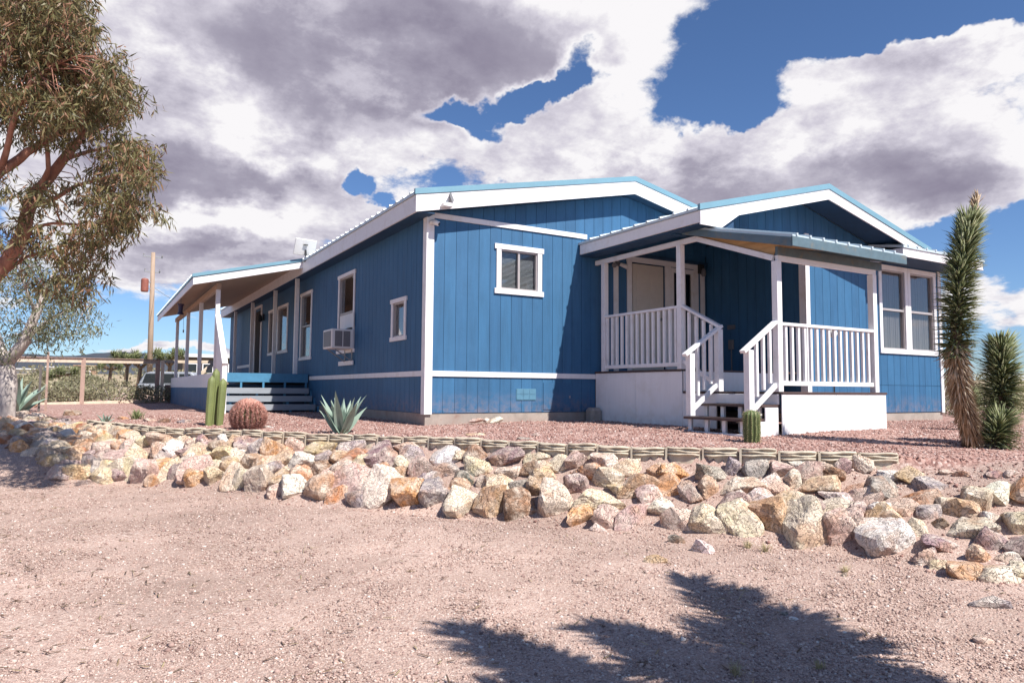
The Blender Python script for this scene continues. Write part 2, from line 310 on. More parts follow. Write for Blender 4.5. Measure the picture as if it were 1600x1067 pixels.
# rocks: colour from each object's own colour, with veins and stains
def rock_mat():
    m, nt, N, L, b = mat_new('quartz_rock'); oi = N.new('ShaderNodeObjectInfo'); g = N.new('ShaderNodeNewGeometry'); P = g.outputs['Position']
    base = oi.outputs['Color']
    n1 = nz(N, L, 6, 7, .65, P, .6); n2 = nz(N, L, 17, 6, .7, P, 1.2); n3 = nz(N, L, 3.2, 4, .6, P)
    c = mixc(N, L, cramp(N, L, n1, [(.42, (0, 0, 0)), (.60, (.6, .6, .6))]), base, (.70, .61, .52))
    c = mixc(N, L, cramp(N, L, n3, [(.52, (0, 0, 0)), (.64, (.5, .5, .5))]), c, (.42, .21, .11))
    c = mixc(N, L, cramp(N, L, n2, [(.32, (.7, .7, .7)), (.40, (0, 0, 0))]), c, (.17, .10, .075))
    c = mixc(N, L, 1., c, cramp(N, L, nz(N, L, 60, 4, .7, P), [(.25, (.80, .79, .78)), (.75, (1.28, 1.25, 1.22))]), 'MULTIPLY')
    L.new(c, b.inputs['Base Color']); b.inputs['Roughness'].default_value = .85
    v = N.new('ShaderNodeTexVoronoi'); v.feature = 'DISTANCE_TO_EDGE'; v.inputs['Scale'].default_value = 9; 
    ad = N.new('ShaderNodeVectorMath'); ad.operation = 'ADD'; L.new(P, ad.inputs[0]); nn = N.new('ShaderNodeTexNoise'); nn.inputs['Scale'].default_value = 6; L.new(P, nn.inputs['Vector']); L.new(nn.outputs['Color'], ad.inputs[1]); L.new(ad.outputs[0], v.inputs['Vector'])
    cr = cramp(N, L, v.outputs['Distance'], [(0, (0, 0, 0)), (.06, (1, 1, 1))])
    h = mixc(N, L, .5, nz(N, L, 22, 9, .7, P), cr)
    bump(N, L, b, h, .95, .03); return m
M['rock'] = rock_mat()
def ground_mat():
    m, nt, N, L, b = mat_new('gravel_ground'); g = N.new('ShaderNodeNewGeometry'); P = g.outputs['Position']
    at = N.new('ShaderNodeAttribute'); at.attribute_name = 'zone'; zone = at.outputs['Fac']
    def gravel(scale, stops):
        v = N.new('ShaderNodeTexVoronoi'); v.inputs['Scale'].default_value = scale; L.new(P, v.inputs['Vector'])
        s = N.new('ShaderNodeSeparateColor'); L.new(v.outputs['Color'], s.inputs[0]); return v.outputs['Distance'], cramp(N, L, s.outputs[0], stops)
    dA, cA = gravel(75, [(0, (.18, .115, .095)), (.25, (.36, .24, .20)), (.6, (.47, .335, .28)), (.85, (.55, .42, .36)), (1, (.66, .57, .51))])   # driveway sand and grit
    dB, cB = gravel(38, [(0, (.13, .065, .055)), (.3, (.30, .165, .14)), (.65, (.40, .24, .20)), (1, (.56, .44, .39))])                        # pink crushed granite
    dA2, cA2 = gravel(190, [(0, (.26, .175, .145)), (.5, (.43, .31, .26)), (1, (.54, .42, .365))])
    cA = mixc(N, L, cramp(N, L, nz(N, L, 1.3, 6, .65, P), [(.35, (.2, .2, .2)), (.65, (.9, .9, .9))]), cA, cA2)
    cA = mixc(N, L, 1., cA, cramp(N, L, nz(N, L, .55, 5, .6, P), [(.3, (.80, .79, .78)), (.7, (1.14, 1.14, 1.14))]), 'MULTIPLY')
    mt = N.new('ShaderNodeMapping'); L.new(P, mt.inputs[0]); mt.inputs['Scale'].default_value = (.35, 1.5, 1); mt.inputs['Rotation'].default_value = (0, 0, .5)
    cA = mixc(N, L, 1., cA, cramp(N, L, nz(N, L, 1.4, 7, .62, mt.outputs[0]), [(.36, (.90, .89, .88)), (.5, (1, 1, 1)), (.66, (1.06, 1.06, 1.05))]), 'MULTIPLY')      # drifts and wheel-worn streaks
    cD = cramp(N, L, nz(N, L, .35, 8, .7, P), [(.35, (.27, .20, .125)), (.5, (.40, .32, .22)), (.7, (.30, .27, .15))])
    f1 = N.new('ShaderNodeMapRange'); L.new(zone, f1.inputs[0]); f1.inputs[1].default_value = .2; f1.inputs[2].default_value = .8
    f2 = N.new('ShaderNodeMapRange'); L.new(zone, f2.inputs[0]); f2.inputs[1].default_value = 1.2; f2.inputs[2].default_value = 1.8
    c = mixc(N, L, f2.outputs[0], mixc(N, L, f1.outputs[0], cA, cB), cD)
    L.new(c, b.inputs['Base Color']); b.inputs['Roughness'].default_value = .95; b.inputs['Specular IOR Level'].default_value = .2
    hA = cramp(N, L, dA, [(0, (1, 1, 1)), (.7, (0, 0, 0))]); hB = cramp(N, L, dB, [(0, (1, 1, 1)), (.7, (0, 0, 0))])
    h = mixc(N, L, f1.outputs[0], hA, hB)
    bump(N, L, b, h, .7, .007); return m
M['ground'] = ground_mat()
M['pebble'] = island_mat('grit_pebbles', [(0, (.17, .105, .09)), (.12, (.31, .20, .17)), (.5, (.455, .32, .27)), (.88, (.54, .41, .35)), (.97, (.62, .51, .45)), (1, (.74, .67, .61))], .85)
M['pebble_pink'] = island_mat('crushed_granite', [(0, (.13, .065, .055)), (.25, (.29, .15, .125)), (.6, (.40, .23, .19)), (.85, (.49, .33, .28)), (1, (.64, .53, .48))], .85)
M['hill'] = simple('dark_desert_hill', (.050, .058, .075), .95, .3, .01, 0)
def spikes(base, dirs, length, width, bend=0.):
    """many thin three-sided leaves: base (n,3), dirs (n,3) unit, length (n), width (n)"""
    n = len(base); up = np.array([0, 0, 1.]); a = np.cross(dirs, up); a /= np.linalg.norm(a, axis=1)[:, None] + 1e-6; b = np.cross(dirs, a)
    w = width[:, None]; mid = base + dirs * (length * .45)[:, None]; tip = base + dirs * length[:, None]; tip[:, 2] -= bend * length
    V = np.stack([base - a * w * .8, base + a * w * .8, base + b * w * .5, mid - a * w, mid + a * w, mid + b * w * .6, tip], 1)
    F = np.array([(0, 1, 4), (0, 4, 3), (1, 2, 5), (1, 5, 4), (2, 0, 3), (2, 3, 5), (3, 4, 6), (4, 5, 6), (5, 3, 6)])
    F = (F[None] + (np.arange(n) * 7)[:, None, None]).reshape(-1, 3); return V.reshape(-1, 3), F
# ---------------------------------------------------------------- value noise in numpy
_tab = rng.random((256, 256))
def vnoise(x, y):
    xi = np.floor(x).astype(int); yi = np.floor(y).astype(int); fx = x - xi; fy = y - yi; fx = fx * fx * (3 - 2 * fx); fy = fy * fy * (3 - 2 * fy)
    a = _tab[xi & 255, yi & 255]; b = _tab[(xi + 1) & 255, yi & 255]; c = _tab[xi & 255, (yi + 1) & 255]; d = _tab[(xi + 1) & 255, (yi + 1) & 255]
    return (a * (1 - fx) + b * fx) * (1 - fy) + (c * (1 - fx) + d * fx) * fy - .5
def sstep(t): t = np.clip(t, 0, 1); return t * t * (3 - 2 * t)
# ---------------------------------------------------------------- terrain
LIP = np.array([(-60, 14), (-16, 9.5), (-9, 8.2), (-6.3, 6.8), (-5, 5.6), (-4.4, 4.7), (-4.25, 4.17), (-3.93, 2.97), (-3.62, 1.9), (-2.98, .98), (-2.52, .33), (-1.81, -.62), (-.85, -1.85), (-.02, -3.1), (.48, -3.98), (1.0, -4.6), (1.49, -5.15), (1.72, -5.42), (2.2, -5.87), (2.9, -6.7), (4, -7.6), (6, -8.6), (12, -11), (60, -24)], float)
FOOT = np.array([(-60, 4), (-14, 2), (-8, 1.3), (-5.71, 1.04), (-4.93, 1.2), (-3.95, .95), (-3.3, -.1), (-2.7, -1.06), (-2.18, -2.0), (-1.64, -2.7), (-1.2, -3.37), (-.51, -4.21), (-.1, -4.75), (.31, -5.41), (.7, -5.9), (.92, -6.23), (1.0, -6.87), (1.2, -7.5), (2, -8.4), (4, -9.6), (12, -13), (60, -30)], float)
def poly_sd(x, y, PL):
    best = np.full(x.shape, 1e9); sg = np.ones(x.shape)
    for (ax, ay), (bx, by) in zip(PL[:-1], PL[1:]):
        dx, dy = bx - ax, by - ay; t = np.clip(((x - ax) * dx + (y - ay) * dy) / (dx * dx + dy * dy), 0, 1)
        d = np.hypot(x - ax - t * dx, y - ay - t * dy); cr = dx * (y - ay) - dy * (x - ax)
        k = d < best - 1e-9; best = np.where(k, d, best); sg = np.where(k, np.sign(cr), sg)
    return best * sg            # positive on the house side
def height(x, y):
    x = np.asarray(x, float); y = np.asarray(y, float)
    a = poly_sd(x, y, LIP); f = poly_sd(x, y, FOOT)
    t = np.clip(-a / (np.abs(a) + np.abs(f) + 1e-6), 0, 1)
    plateau = -.105 + .095 * sstep(a / 3.)
    bank = -.20 - .60 * t ** .9
    lower = -.80 - .055 * sstep(-f / 5.) + .02 * vnoise(x * .7, y * .7)
    h = np.where(a > 0, plateau + .012 * vnoise(x * 1.7, y * 1.7), np.where(f > 0, bank, lower))
    # beyond the edging's right end the bank softens into a gravel slope
    e = sstep((x - 2.1) / .9) * sstep((-5.2 - y) / .8)
    soft = -.105 - .70 * sstep(-a / 2.6)
    h = h * (1 - e) + np.where(a > 0, plateau, np.minimum(soft, h + .25)) * e
    l = sstep((-4.45 - x) / 1.); softl = -.105 - .72 * sstep(-a / (np.abs(a) + np.abs(f) + .01)); h = h * (1 - l) + np.where(a > 0, plateau, np.where(f > 0, softl, lower)) * l
    r = np.hypot(x - 0, y + 2)
    far = np.clip(r - 26, 0, None)
    back = sstep((y - 12) / 20)
    h = h + back * (.029 * np.clip(far, 0, 85) + .5 * vnoise(x * .06, y * .06) * sstep(far / 10) + .10 * vnoise(x * .35, y * .35) * sstep(far / 6)) 
    h = h + (1 - back) * .004 * np.clip(r - 60, 0, 100)
    return h
def surf_hit(px, py, zoff=0.):
    d = aim(px, py); T = np.linspace(1.5, 26, 500)
    for _ in range(2):
        P_ = C0[None] + d[None] * T[:, None]; k = P_[:, 2] - zoff < height(P_[:, 0], P_[:, 1]); i = int(np.argmax(k)) if k.any() else len(T) - 1
        T = np.linspace(T[max(i - 1, 0)], T[i], 12)
    return C0 + d * T[-1]
def make_ground():
    def axis(lo, hi, c0, c1, step):
        a = list(np.arange(c0, c1 + step, step)); s = step; p = a[-1]
        while p < hi: s *= 1.13; p += s; a.append(p)
        s = step; p = a[0]; pre = []
        while p > lo: s *= 1.13; p -= s; pre.append(p)
        return np.array(pre[::-1] + a)
    X = axis(-2500, 2500, -9, 9, .06); Y = axis(-400, 3000, -10.5, 9, .06)
    gx, gy = np.meshgrid(X, Y, indexing='ij'); h = height(gx, gy)
    near = (np.hypot(gx, gy + 2) < 30)
    h = h + np.where(near, .008 * vnoise(gx * 3, gy * 3) + .005 * vnoise(gx * 9 + 9, gy * 9), 0)
    V = np.stack([gx, gy, h], -1).reshape(-1, 3); nx, ny = gx.shape
    i = np.arange(nx - 1)[:, None] * ny + np.arange(ny - 1)[None, :]; F = np.stack([i, i + ny, i + ny + 1, i + 1], -1).reshape(-1, 4)
    o = np_mesh('ground', V, F, M['ground'], smooth=True, kind='structure')
    a = poly_sd(gx, gy, LIP).ravel(); r = np.hypot(gx, gy + 2).ravel() + 4 * vnoise(gx * .2, gy * .2).ravel()
    z = sstep((a + .25 + .5 * vnoise(gx * 1.5, gy * 1.5).ravel()) / .5) + sstep((r - 27) / 6) * (gy.ravel() > 4)
    at = o.data.attributes.new('zone', 'FLOAT', 'POINT'); at.data.foreach_set('value', z.astype(np.float32))
make_ground(); lap('make_ground()')
OCT_V = np.array([(1, 0, 0), (-1, 0, 0), (0, 1, 0), (0, -1, 0), (0, 0, 1), (0, 0, -1)], float)
OCT_F = np.array([(0, 2, 4), (2, 1, 4), (1, 3, 4), (3, 0, 4), (2, 0, 5), (1, 2, 5), (3, 1, 5), (0, 3, 5)])
def pebbles(name, x, y, r, mat, label):
    n = len(x); z = height(x, y); j = rng.normal(0, 1, (n, 3, 3)); q, _ = np.linalg.qr(j)
    base = OCT_V[None] * rng.uniform(.55, 1.25, (n, 6, 1)) ; base = np.einsum('nij,nkj->nki', q, base) * np.array([1, 1, .72])
    V = base * r[:, None, None] + np.stack([x, y, z + r * .18], -1)[:, None, :]
    F = OCT_F[None] + (np.arange(n) * 6)[:, None, None]
    o = np_mesh(name, V.reshape(-1, 3), F.reshape(-1, 3), mat, kind='stuff'); return tag(o, label, 'gravel')
def scatter():
    # driveway grit: density falls off with distance from where one stands
    n = 150000; dep = 2.9 + 6.6 * rng.random(n) ** 1.25; px = rng.uniform(-60, 1660, n); d = FF[None, :2] + RR[None, :2] * ((px - 800) / FPX)[:, None]
    x = C0[0] + d[:, 0] * dep; y = C0[1] + d[:, 1] * dep; f = poly_sd(x, y, FOOT)
    r = np.exp(rng.normal(math.log(.0052), .40, n)).clip(.0028, .024) * (1 + .03 * dep)
    k = (f < .15) & (rng.random(n) < .45 + 1.1 * (vnoise(x * 1.1, y * 1.1) + .5)); pebbles('driveway_grit', x[k], y[k], r[k], M['pebble'], 'pale pink sandy grit covering the driveway in front of the rock bank')
    n = 120000; x = rng.uniform(-5, 9.5, n); y = rng.uniform(-8.5, 6, n); a = poly_sd(x, y, LIP); f = poly_sd(x, y, FOOT)
    dd = np.stack([x - C0[0], y - C0[1]], -1); dp = dd @ FF[:2]; ux = dd @ RR[:2] / dp * FPX + 800
    k = (ux > -30) & (ux < 1640) & (dp > 1) & (f > -.1) & ~((x > 0) & (y > .02)) & ~((x > 3.25) & (x < 5.4) & (y > -3.9)) & ~((x > 5.95) & (x < 10) & (y > -2.25))
    k &= (a > .06) | (x > 2) | (rng.random(n) < .35)
    r = np.exp(rng.normal(math.log(.011), .35, n)).clip(.006, .03)
    pebbles('granite_gravel', x[k], y[k], r[k], M['pebble_pink'], 'crushed pink granite gravel around the foot of the house')
def litter():
    n = 800; px = 1600 * rng.random(n) ** 1.9 - 20; dep = 3.1 + 6.2 * rng.random(n); d = FF[None, :2] + RR[None, :2] * ((px - 800) / FPX)[:, None]; x = C0[0] + d[:, 0] * dep; y = C0[1] + d[:, 1] * dep; k = poly_sd(x, y, FOOT) < .1; x, y = x[k], y[k]; n = len(x); z = height(x, y) + .012
    a = rng.uniform(0, 6.28, n); dr = np.stack([np.cos(a), np.sin(a), rng.normal(0, .12, n)], -1); dr /= np.linalg.norm(dr, axis=1)[:, None]; twig = rng.random(n) < .12
    V, F = spikes(np.stack([x, y, z], -1), dr, np.where(twig, rng.uniform(.12, .4, n), rng.uniform(.04, .10, n)), np.where(twig, .0022, .0048)); tag(np_mesh('leaf_litter', V, F, M['litter'], kind='stuff'), 'dry brown leaves and twigs strewn over the driveway', 'leaf litter')
scatter(); lap('scatter()')
# ---------------------------------------------------------------- rock shapes
def rock_mesh(seed, sub=3, planes=12, sharp=30.):
    r = np.random.default_rng(seed); bm = bmesh.new(); bmesh.ops.create_icosphere(bm, subdivisions=sub, radius=1)
    dirs = np.array([v.co[:] for v in bm.verts]); nrm = r.normal(0, 1, (planes, 3)); nrm /= np.linalg.norm(nrm, axis=1)[:, None]; dist = r.uniform(.50, 1.0, planes)
    q = dirs @ nrm.T / dist[None]; q = np.clip(q, 1e-3, None); rad = (np.sum(q ** sharp, 1) + .70 ** sharp) ** (-1 / sharp)
    for v, k, d in zip(bm.verts, rad, dirs):
        p = Vector(d) * 1.6 + Vector((seed * 3.1, 0, 0)); k *= 1 + .07 * mnoise.noise(p) + .05 * mnoise.noise(p * 2.3) + .05 * mnoise.noise(p * 5.5) + .03 * abs(mnoise.noise(p * 12)) + .012 * mnoise.noise(p * 25)
        v.co = Vector(d) * k
    co = np.array([v.co[:] for v in bm.verts]); lo, hi = co.min(0), co.max(0); c = (lo + hi) / 2; s = (hi - lo) / 2
    for v in bm.verts: v.co = Vector(((v.co.x - c[0]) / s[0], (v.co.y - c[1]) / s[1], (v.co.z - c[2]) / s[2]))
    me = bpy.data.meshes.new('stone'); bm.to_mesh(me); bm.free(); me.materials.append(M['rock']); return me
ROCKS = [rock_mesh(i + 1) for i in range(12)]
BIG = [rock_mesh(i + 101, sub=4) for i in range(22)]
SLABS = [rock_mesh(i + 40, planes=16, sharp=30.) for i in range(6)]
PAL = dict(cr=(.60, .50, .37), ye=(.56, .43, .26), wh=(.74, .69, .64), pk=(.50, .35, .30), mv=(.30, .20, .20), mg=(.30, .25, .26), ru=(.42, .18, .09), ta=(.47, .32, .20), ora=(.55, .29, .14), gy=(.27, .24, .23), dk=(.075, .07, .075), gn=(.085, .10, .085), br=(.22, .13, .085), pw=(.68, .56, .50))
def place_rock(pos, w, dpt, h, colkey, parent=None, name='stone', tilt=None, lst=ROCKS, yaw=None):
    me = random.choice(lst); o = link(bpy.data.objects.new(name, me)); attach(o, parent)
    p = Vector(pos) - wloc(parent); o.location = p
    o.scale = (w / 2 * random.choice((-1, 1)), dpt / 2, h / 2 * random.choice((-1, 1)))
    o.rotation_euler = (random.uniform(-.2, .2), tilt if tilt is not None else random.uniform(-.25, .25), math.radians(-30.5) + random.uniform(-.25, .25) if yaw is None else yaw)
    c = PAL[colkey]; k = random.uniform(.85, 1.15); o.color = (min(c[0] * k, .9), min(c[1] * k * random.uniform(.95, 1.05), .9), min(c[2] * k * random.uniform(.9, 1.1), .9), 1); return o
BANK = thing('rock_bank', (-.6, -3., -.8), 'long sloping bank of piled cream, tan and mauve rocks below the concrete edging', 'rock wall')
ROCKLIST = """370 746 38 50 cr;338 746 34 38 ye;314 733 58 50 pk;409 754 44 56 cr;435 756 36 44 ta;464 762 44 46 wh;503 765 52 56 ta;554 754 62 60 pk;600 767 60 72 pw;640 772 64 60 ora;474 724 52 44 wh;508 731 46 26 br;
403 720 48 28 ta;356 712 40 34 ye;314 707 42 36 cr;390 694 44 30 mv;440 702 46 34 ora;466 696 28 24 pk;503 699 48 26 ye;508 713 30 22 mg;550 702 42 32 mg;563 715 46 32 ru;597 712 48 50 mv;640 702 46 26 pk;633 730 30 36 cr;666 728 42 40 pk;
685 775 52 60 mg;726 749 36 32 gn;724 787 56 58 cr;767 785 50 62 ta;810 792 52 54 br;866 785 54 74 pw;809 755 28 22 dk;839 762 32 38 ta;701 734 48 26 gy;747 730 44 30 cr;720 711 40 20 cr;792 714 52 32 mv;761 750 28 24 cr;794 741 38 26 wh;
836 735 44 32 ta;837 716 38 20 cr;877 722 42 28 cr;915 738 48 30 ora;901 756 38 38 mv;944 722 42 30 pw;930 782 72 40 cr;967 764 36 20 ye;995 759 62 38 ta;1025 737 28 30 ora;1032 792 42 32 wh;1054 739 52 30 ora;1108 737 52 28 gy;1144 732 24 36 mg;1178 734 36 36 gy;
1081 768 42 36 mv;1108 762 42 36 ta;1156 763 58 38 pw;1202 760 46 38 pw;1219 730 52 26 pk;1239 752 38 36 wh;1255 725 42 20 wh;1099 815 50 58 cr;1149 815 56 68 cr;1200 808 58 64 ta;1252 822 66 84 cr;1236 777 42 24 ye;1275 788 48 28 mv;
1290 737 46 36 br;1312 825 60 66 pk;1279 758 62 32 cr;1304 780 48 28 pw;1330 767 32 26 ru;1372 764 60 42 gy;1388 742 42 22 wh;1345 725 30 28 cr;1312 730 26 32 mv;1376 795 52 26 wh;1381 840 84 68 wh;1339 800 30 36 mv;1432 827 42 38 cr;1447 799 36 32 gy;1468 818 26 26 br;
1510 830 68 46 cr;1546 809 32 22 wh;1465 851 52 32 mv;1441 869 38 32 gy;1462 882 28 24 cr;1528 866 42 34 ta;1510 899 76 46 ora;1552 897 62 42 cr;1588 893 40 36 cr;1480 788 42 28 cr;1450 758 42 32 gy;1412 742 42 30 ta;1590 850 30 30 mg;1568 872 36 24 wh;
187 684 38 24 br;168 696 28 24 cr;155 701 22 22 pk;204 698 28 26 pk;221 706 36 20 cr;180 709 26 18 mv;165 713 26 20 pk;168 731 32 26 ye;190 732 34 34 cr;214 731 34 38 cr;234 738 36 46 pk;244 750 24 20 ora;258 724 36 22 ora;255 706 34 26 pk;271 734 30 44 cr;280 738 34 42 mv;
251 688 36 24 pk;231 690 28 22 cr;292 687 24 20 cr;352 687 24 22 wh;371 689 24 26 cr;320 689 28 20 mv;293 706 24 20 mv;303 738 30 40 pk;114 648 24 17 br;75 668 36 22 gy;12 650 26 14 pk;30 648 28 14 cr;16 659 30 16 cr;47 661 32 16 cr;62 679 28 20 gy;81 694 30 24 cr;92 720 32 28 ye;70 722 22 18 ta;
95 741 40 30 pk;125 739 40 28 ye;146 738 22 26 gy;141 711 26 22 mv;125 688 30 20 cr;137 671 30 18 mv;156 671 28 16 pk;100 690 24 18 ta;30 690 28 20 mg;8 680 26 18 ta;50 708 26 20 cr;110 706 30 20 cr;95 668 26 14 ta;66 650 22 12 pw;112 726 26 20 pk"""
def make_bank():
    placed = []
    for it in ROCKLIST.replace('\n', '').split(';'):
        px, py, w, h, c = it.split(); px, py, w, h = map(float, (px, py, w, h))
        p = surf_hit(px, py); dep = float((p - C0) @ FF); W = w * dep / FPX * 1.16; H = h * dep / FPX * 1.14; D = (W + H) / 2
        q = p - np.array([FF[0], FF[1], 0]) * D * .12 - np.array([0, 0, .012])
        tilt = random.uniform(-.2, .2) + (.35 if 200 < px < 330 else 0) + (-.45 if px > 1200 and h > 60 and px < 1300 else 0)
        place_rock(q, W, D, H, c, BANK, tilt=tilt, lst=BIG); placed.append((p[0], p[1], p[2], (W + H) / 4))
    A = np.array(placed); pts = []; tries = 0; cnt = len(placed)
    keys = ['cr', 'ta', 'pk', 'mv', 'mg', 'cr', 'ora', 'pw', 'br', 'pk', 'ye', 'ru', 'wh', 'cr']
    n = 30000; X = np.concatenate([rng.uniform(-6.6, 3.6, n), rng.uniform(-6.6, -2, n // 2)]); Y = np.concatenate([rng.uniform(-8.5, 6.5, n), rng.uniform(-1.5, 7, n // 2)]); aa = poly_sd(X, Y, LIP); ff = poly_sd(X, Y, FOOT)
    dx = np.stack([X - C0[0], Y - C0[1]], -1); dp = dx @ FF[:2]; ux = dx @ RR[:2] / dp * FPX + 800; k = (aa < -.08) & (ff > .13) & (dp > 1) & (ux > -30) & (ux < 1630) & ((X < 2.2) | (rng.random(len(X)) < .12)); X, Y = X[k], Y[k]; Z = height(X, Y); dv = np.stack([X, Y, Z], -1) - C0; zc = dv @ FF; qx = 800 + FPX * (dv @ RR) / zc; qy = 533.5 - FPX * (dv @ UU) / zc; k = ~((qx < 170) & (qy > 690 + qx * .40)); X, Y, Z = X[k], Y[k], Z[k]
    order = rng.permutation(len(X)); rad = np.sort(np.concatenate([rng.uniform(.10, .17, len(X) // 3), rng.uniform(.05, .12, len(X) - len(X) // 3)]))[::-1]
    for i, r in zip(order, rad):
        if cnt >= 298: break
        p = np.array([X[i], Y[i], Z[i]]); d = np.sqrt(((A[:, :3] - p) ** 2).sum(1)) - .60 * (A[:, 3] + r)
        if d.min() < 0: continue
        place_rock(p, r * 2.3, r * 2, r * 1.9, random.choice(keys), BANK); A = np.vstack([A, [*p, r]]); cnt += 1
litter()
make_bank(); lap('make_bank()')
def loose():
    L = [(1057, 847, 30, 24, 'gn', 'dark green-grey stone on the driveway beside the whitish block', 0), (1097, 862, 42, 36, 'pw', 'whitish block of stone touching the tip of the shadow on the driveway', 0), (1023, 878, 40, 24, 'ta', 'flat tan stone lying on the driveway left of the whitish block', 1),
         (1549, 946, 72, 34, 'gy', 'flat grey stone below the right end of the rock bank', 1), (1537, 1000, 46, 22, 'wh', 'white stone near the right edge of the photo, nearest the viewer', 0), (1477, 738, 22, 10, 'pk', 'pink stone in the gravel under the tall yucca tree, left of its red neighbour', 0), (1502, 741, 28, 11, 'ru', 'red stone in the gravel just below the shadow of the tall yucca tree', 0),
         (1553, 742, 26, 12, 'mv', 'dark purple stone beside a white one in the right-hand gravel', 0), (1580, 740, 26, 13, 'wh', 'white stone beside the dark purple one in the right-hand gravel', 0), (1535, 773, 68, 12, 'ora', 'long thin rusty orange slab half sunk in the right-hand gravel', 1),
         (706, 659, 24, 6, 'pk', 'thin flat pinkish stone leaning at the foot of the house foundation', 1), (729, 656, 10, 8, 'wh', 'small white stone between two others at the house foundation', 0), (746, 655, 26, 9, 'wh', 'whitish block of stone resting against the sunlit house foundation', 1), (744, 680, 34, 7, 'ta', 'long tan stone lying in the pink gravel behind the edging', 1), (838, 681, 18, 10, 'mg', 'grey and white stone behind the edging, on top of a darker flat one', 0), (822, 686, 30, 6, 'gy', 'dark flat stone just behind the concrete edging', 1),
         (255, 660, 26, 13, 'dk', 'dark blue-grey stone behind the edging left of the tall green cactus', 0), (232, 658, 24, 9, 'pk', 'low pinkish stone behind the edging left of the dark blue-grey stone', 0), (288, 660, 24, 9, 'mg', 'mottled grey stone behind the edging, nearest the tall green cactus', 0), (191, 655, 20, 9, 'ora', 'orange stone behind the edging near the grassy tuft', 0), (388, 668, 22, 10, 'ta', 'tan stone at the front foot of the pink barrel cactus', 0), (420, 668, 20, 6, 'wh', 'flat white stone behind the edging right of the pink barrel cactus', 1),
         (40, 636, 40, 10, 'ru', 'reddish rocks lying at the foot of the pale tree', 0), (1320, 900, 16, 12, 'br', 'small brown clod on the driveway above the large shadow', 0), (936, 830, 34, 22, 'pw', 'pale pink stone half buried at the foot of the bank below the wide cream rock', 1), (1240, 968, 16, 9, 'wh', 'white pebble lying within the large shadow on the driveway', 0), (1226, 960, 14, 10, 'dk', 'dark pebble within the large shadow beside the white one', 0)]
    for px, py, w, h, c, lab, flat in L:
        p = surf_hit(px, py); dep = float((p - C0) @ FF); W = w * dep / FPX; H = h * dep / FPX * 1.1
        if p[1] > -0.2 and p[0] > 0: continue
        o = place_rock(p, W, W * .75 if not flat else W * .55, H, c, None, 'loose_stone', tilt=random.uniform(-.1, .1), lst=SLABS if flat else ROCKS)
        tag(o, lab, 'stone', 'loose stones lying on the gravel')
    for px, x, w, h, c, lab in ((706, .80, .28, .07, 'pk', 'thin flat pinkish stone leaning at the foot of the sunlit foundation'), (729, .99, .11, .10, 'wh', 'small white stone between two others at the sunlit foundation'), (746, 1.17, .29, .11, 'wh', 'whitish block of stone resting against the sunlit foundation')):
        o = place_rock((x, -.14, .03), w, .12, h, c, None, 'loose_stone', tilt=-.1, lst=SLABS, yaw=0.); tag(o, lab, 'stone', 'loose stones lying on the gravel')
loose(); lap('loose()')
# ---------------------------------------------------------------- concrete edging
def make_edging():
    root = thing('garden_edging', (-.6, -2.3, -.2), 'curved low row of tan basket-weave concrete edging blocks along the top of the rock bank', 'edging')
    w, n = .352, 9; mb = MB(); mb.prism([(-w / 2, 0), (-w / 4, -.028), (0, -.034), (w / 4, -.028), (w / 2, 0), (w / 2, .05), (-w / 2, .05)], 'z', -.19, -.004)
    for k in range(3):                                     # three woven bands, each bulging twice and pinched in the middle
        z1 = -.001 - k * .031; z0 = z1 - .022; vs = []; fs = []
        for i in range(n + 1):
            u = -w / 2 + .012 + (w - .024) * i / n; t = i / n; b = .020 + .020 * abs(math.sin(2 * math.pi * t)) * (1 if k != 1 else .8) + .028 * math.sin(math.pi * t); s = .006 * math.sin(2 * math.pi * t) * (1 if k % 2 else -1)
            vs += [(u, -b + .004, z1 + s), (u, -b - .006, (z0 + z1) / 2 + s), (u, -b + .004, z0 + s), (u, .03, z0 + s), (u, .03, z1 + s)]
        for i in range(n):
            for j in range(5): fs.append((i * 5 + j, i * 5 + (j + 1) % 5, (i + 1) * 5 + (j + 1) % 5, (i + 1) * 5 + j))
        fs += [(0, 1, 2, 3, 4), tuple(n * 5 + j for j in (4, 3, 2, 1, 0))]; mb.add(vs, fs)
    mb.box(-w / 2 - .006, -w / 2 + .016, -.03, .05, -.19, -.012)
    first = mb.build('edging_block', M['edger']); me = first.data; bpy.data.objects.remove(first)
    P = LIP[5:19]; seg = np.hypot(*np.diff(P, axis=0).T); cum = np.concatenate([[0], np.cumsum(seg)]); s = .18; st = .366
    while s < cum[-1]:
        x = np.interp(s, cum, P[:, 0]); y = np.interp(s, cum, P[:, 1]); x2 = np.interp(s + .15, cum, P[:, 0]); y2 = np.interp(s + .15, cum, P[:, 1]); x1 = np.interp(s - .15, cum, P[:, 0]); y1 = np.interp(s - .15, cum, P[:, 1])
        o = link(bpy.data.objects.new('edging_block', me)); o.parent = root; o.location = Vector((x, y, -.068 + random.uniform(-.016, .010))) - root.location
        o.rotation_euler = (random.uniform(-.13, .06), random.uniform(-.035, .035), math.atan2(y2 - y1, x2 - x1) + random.uniform(-.06, .06)); s += st
make_edging(); lap('make_edging()')
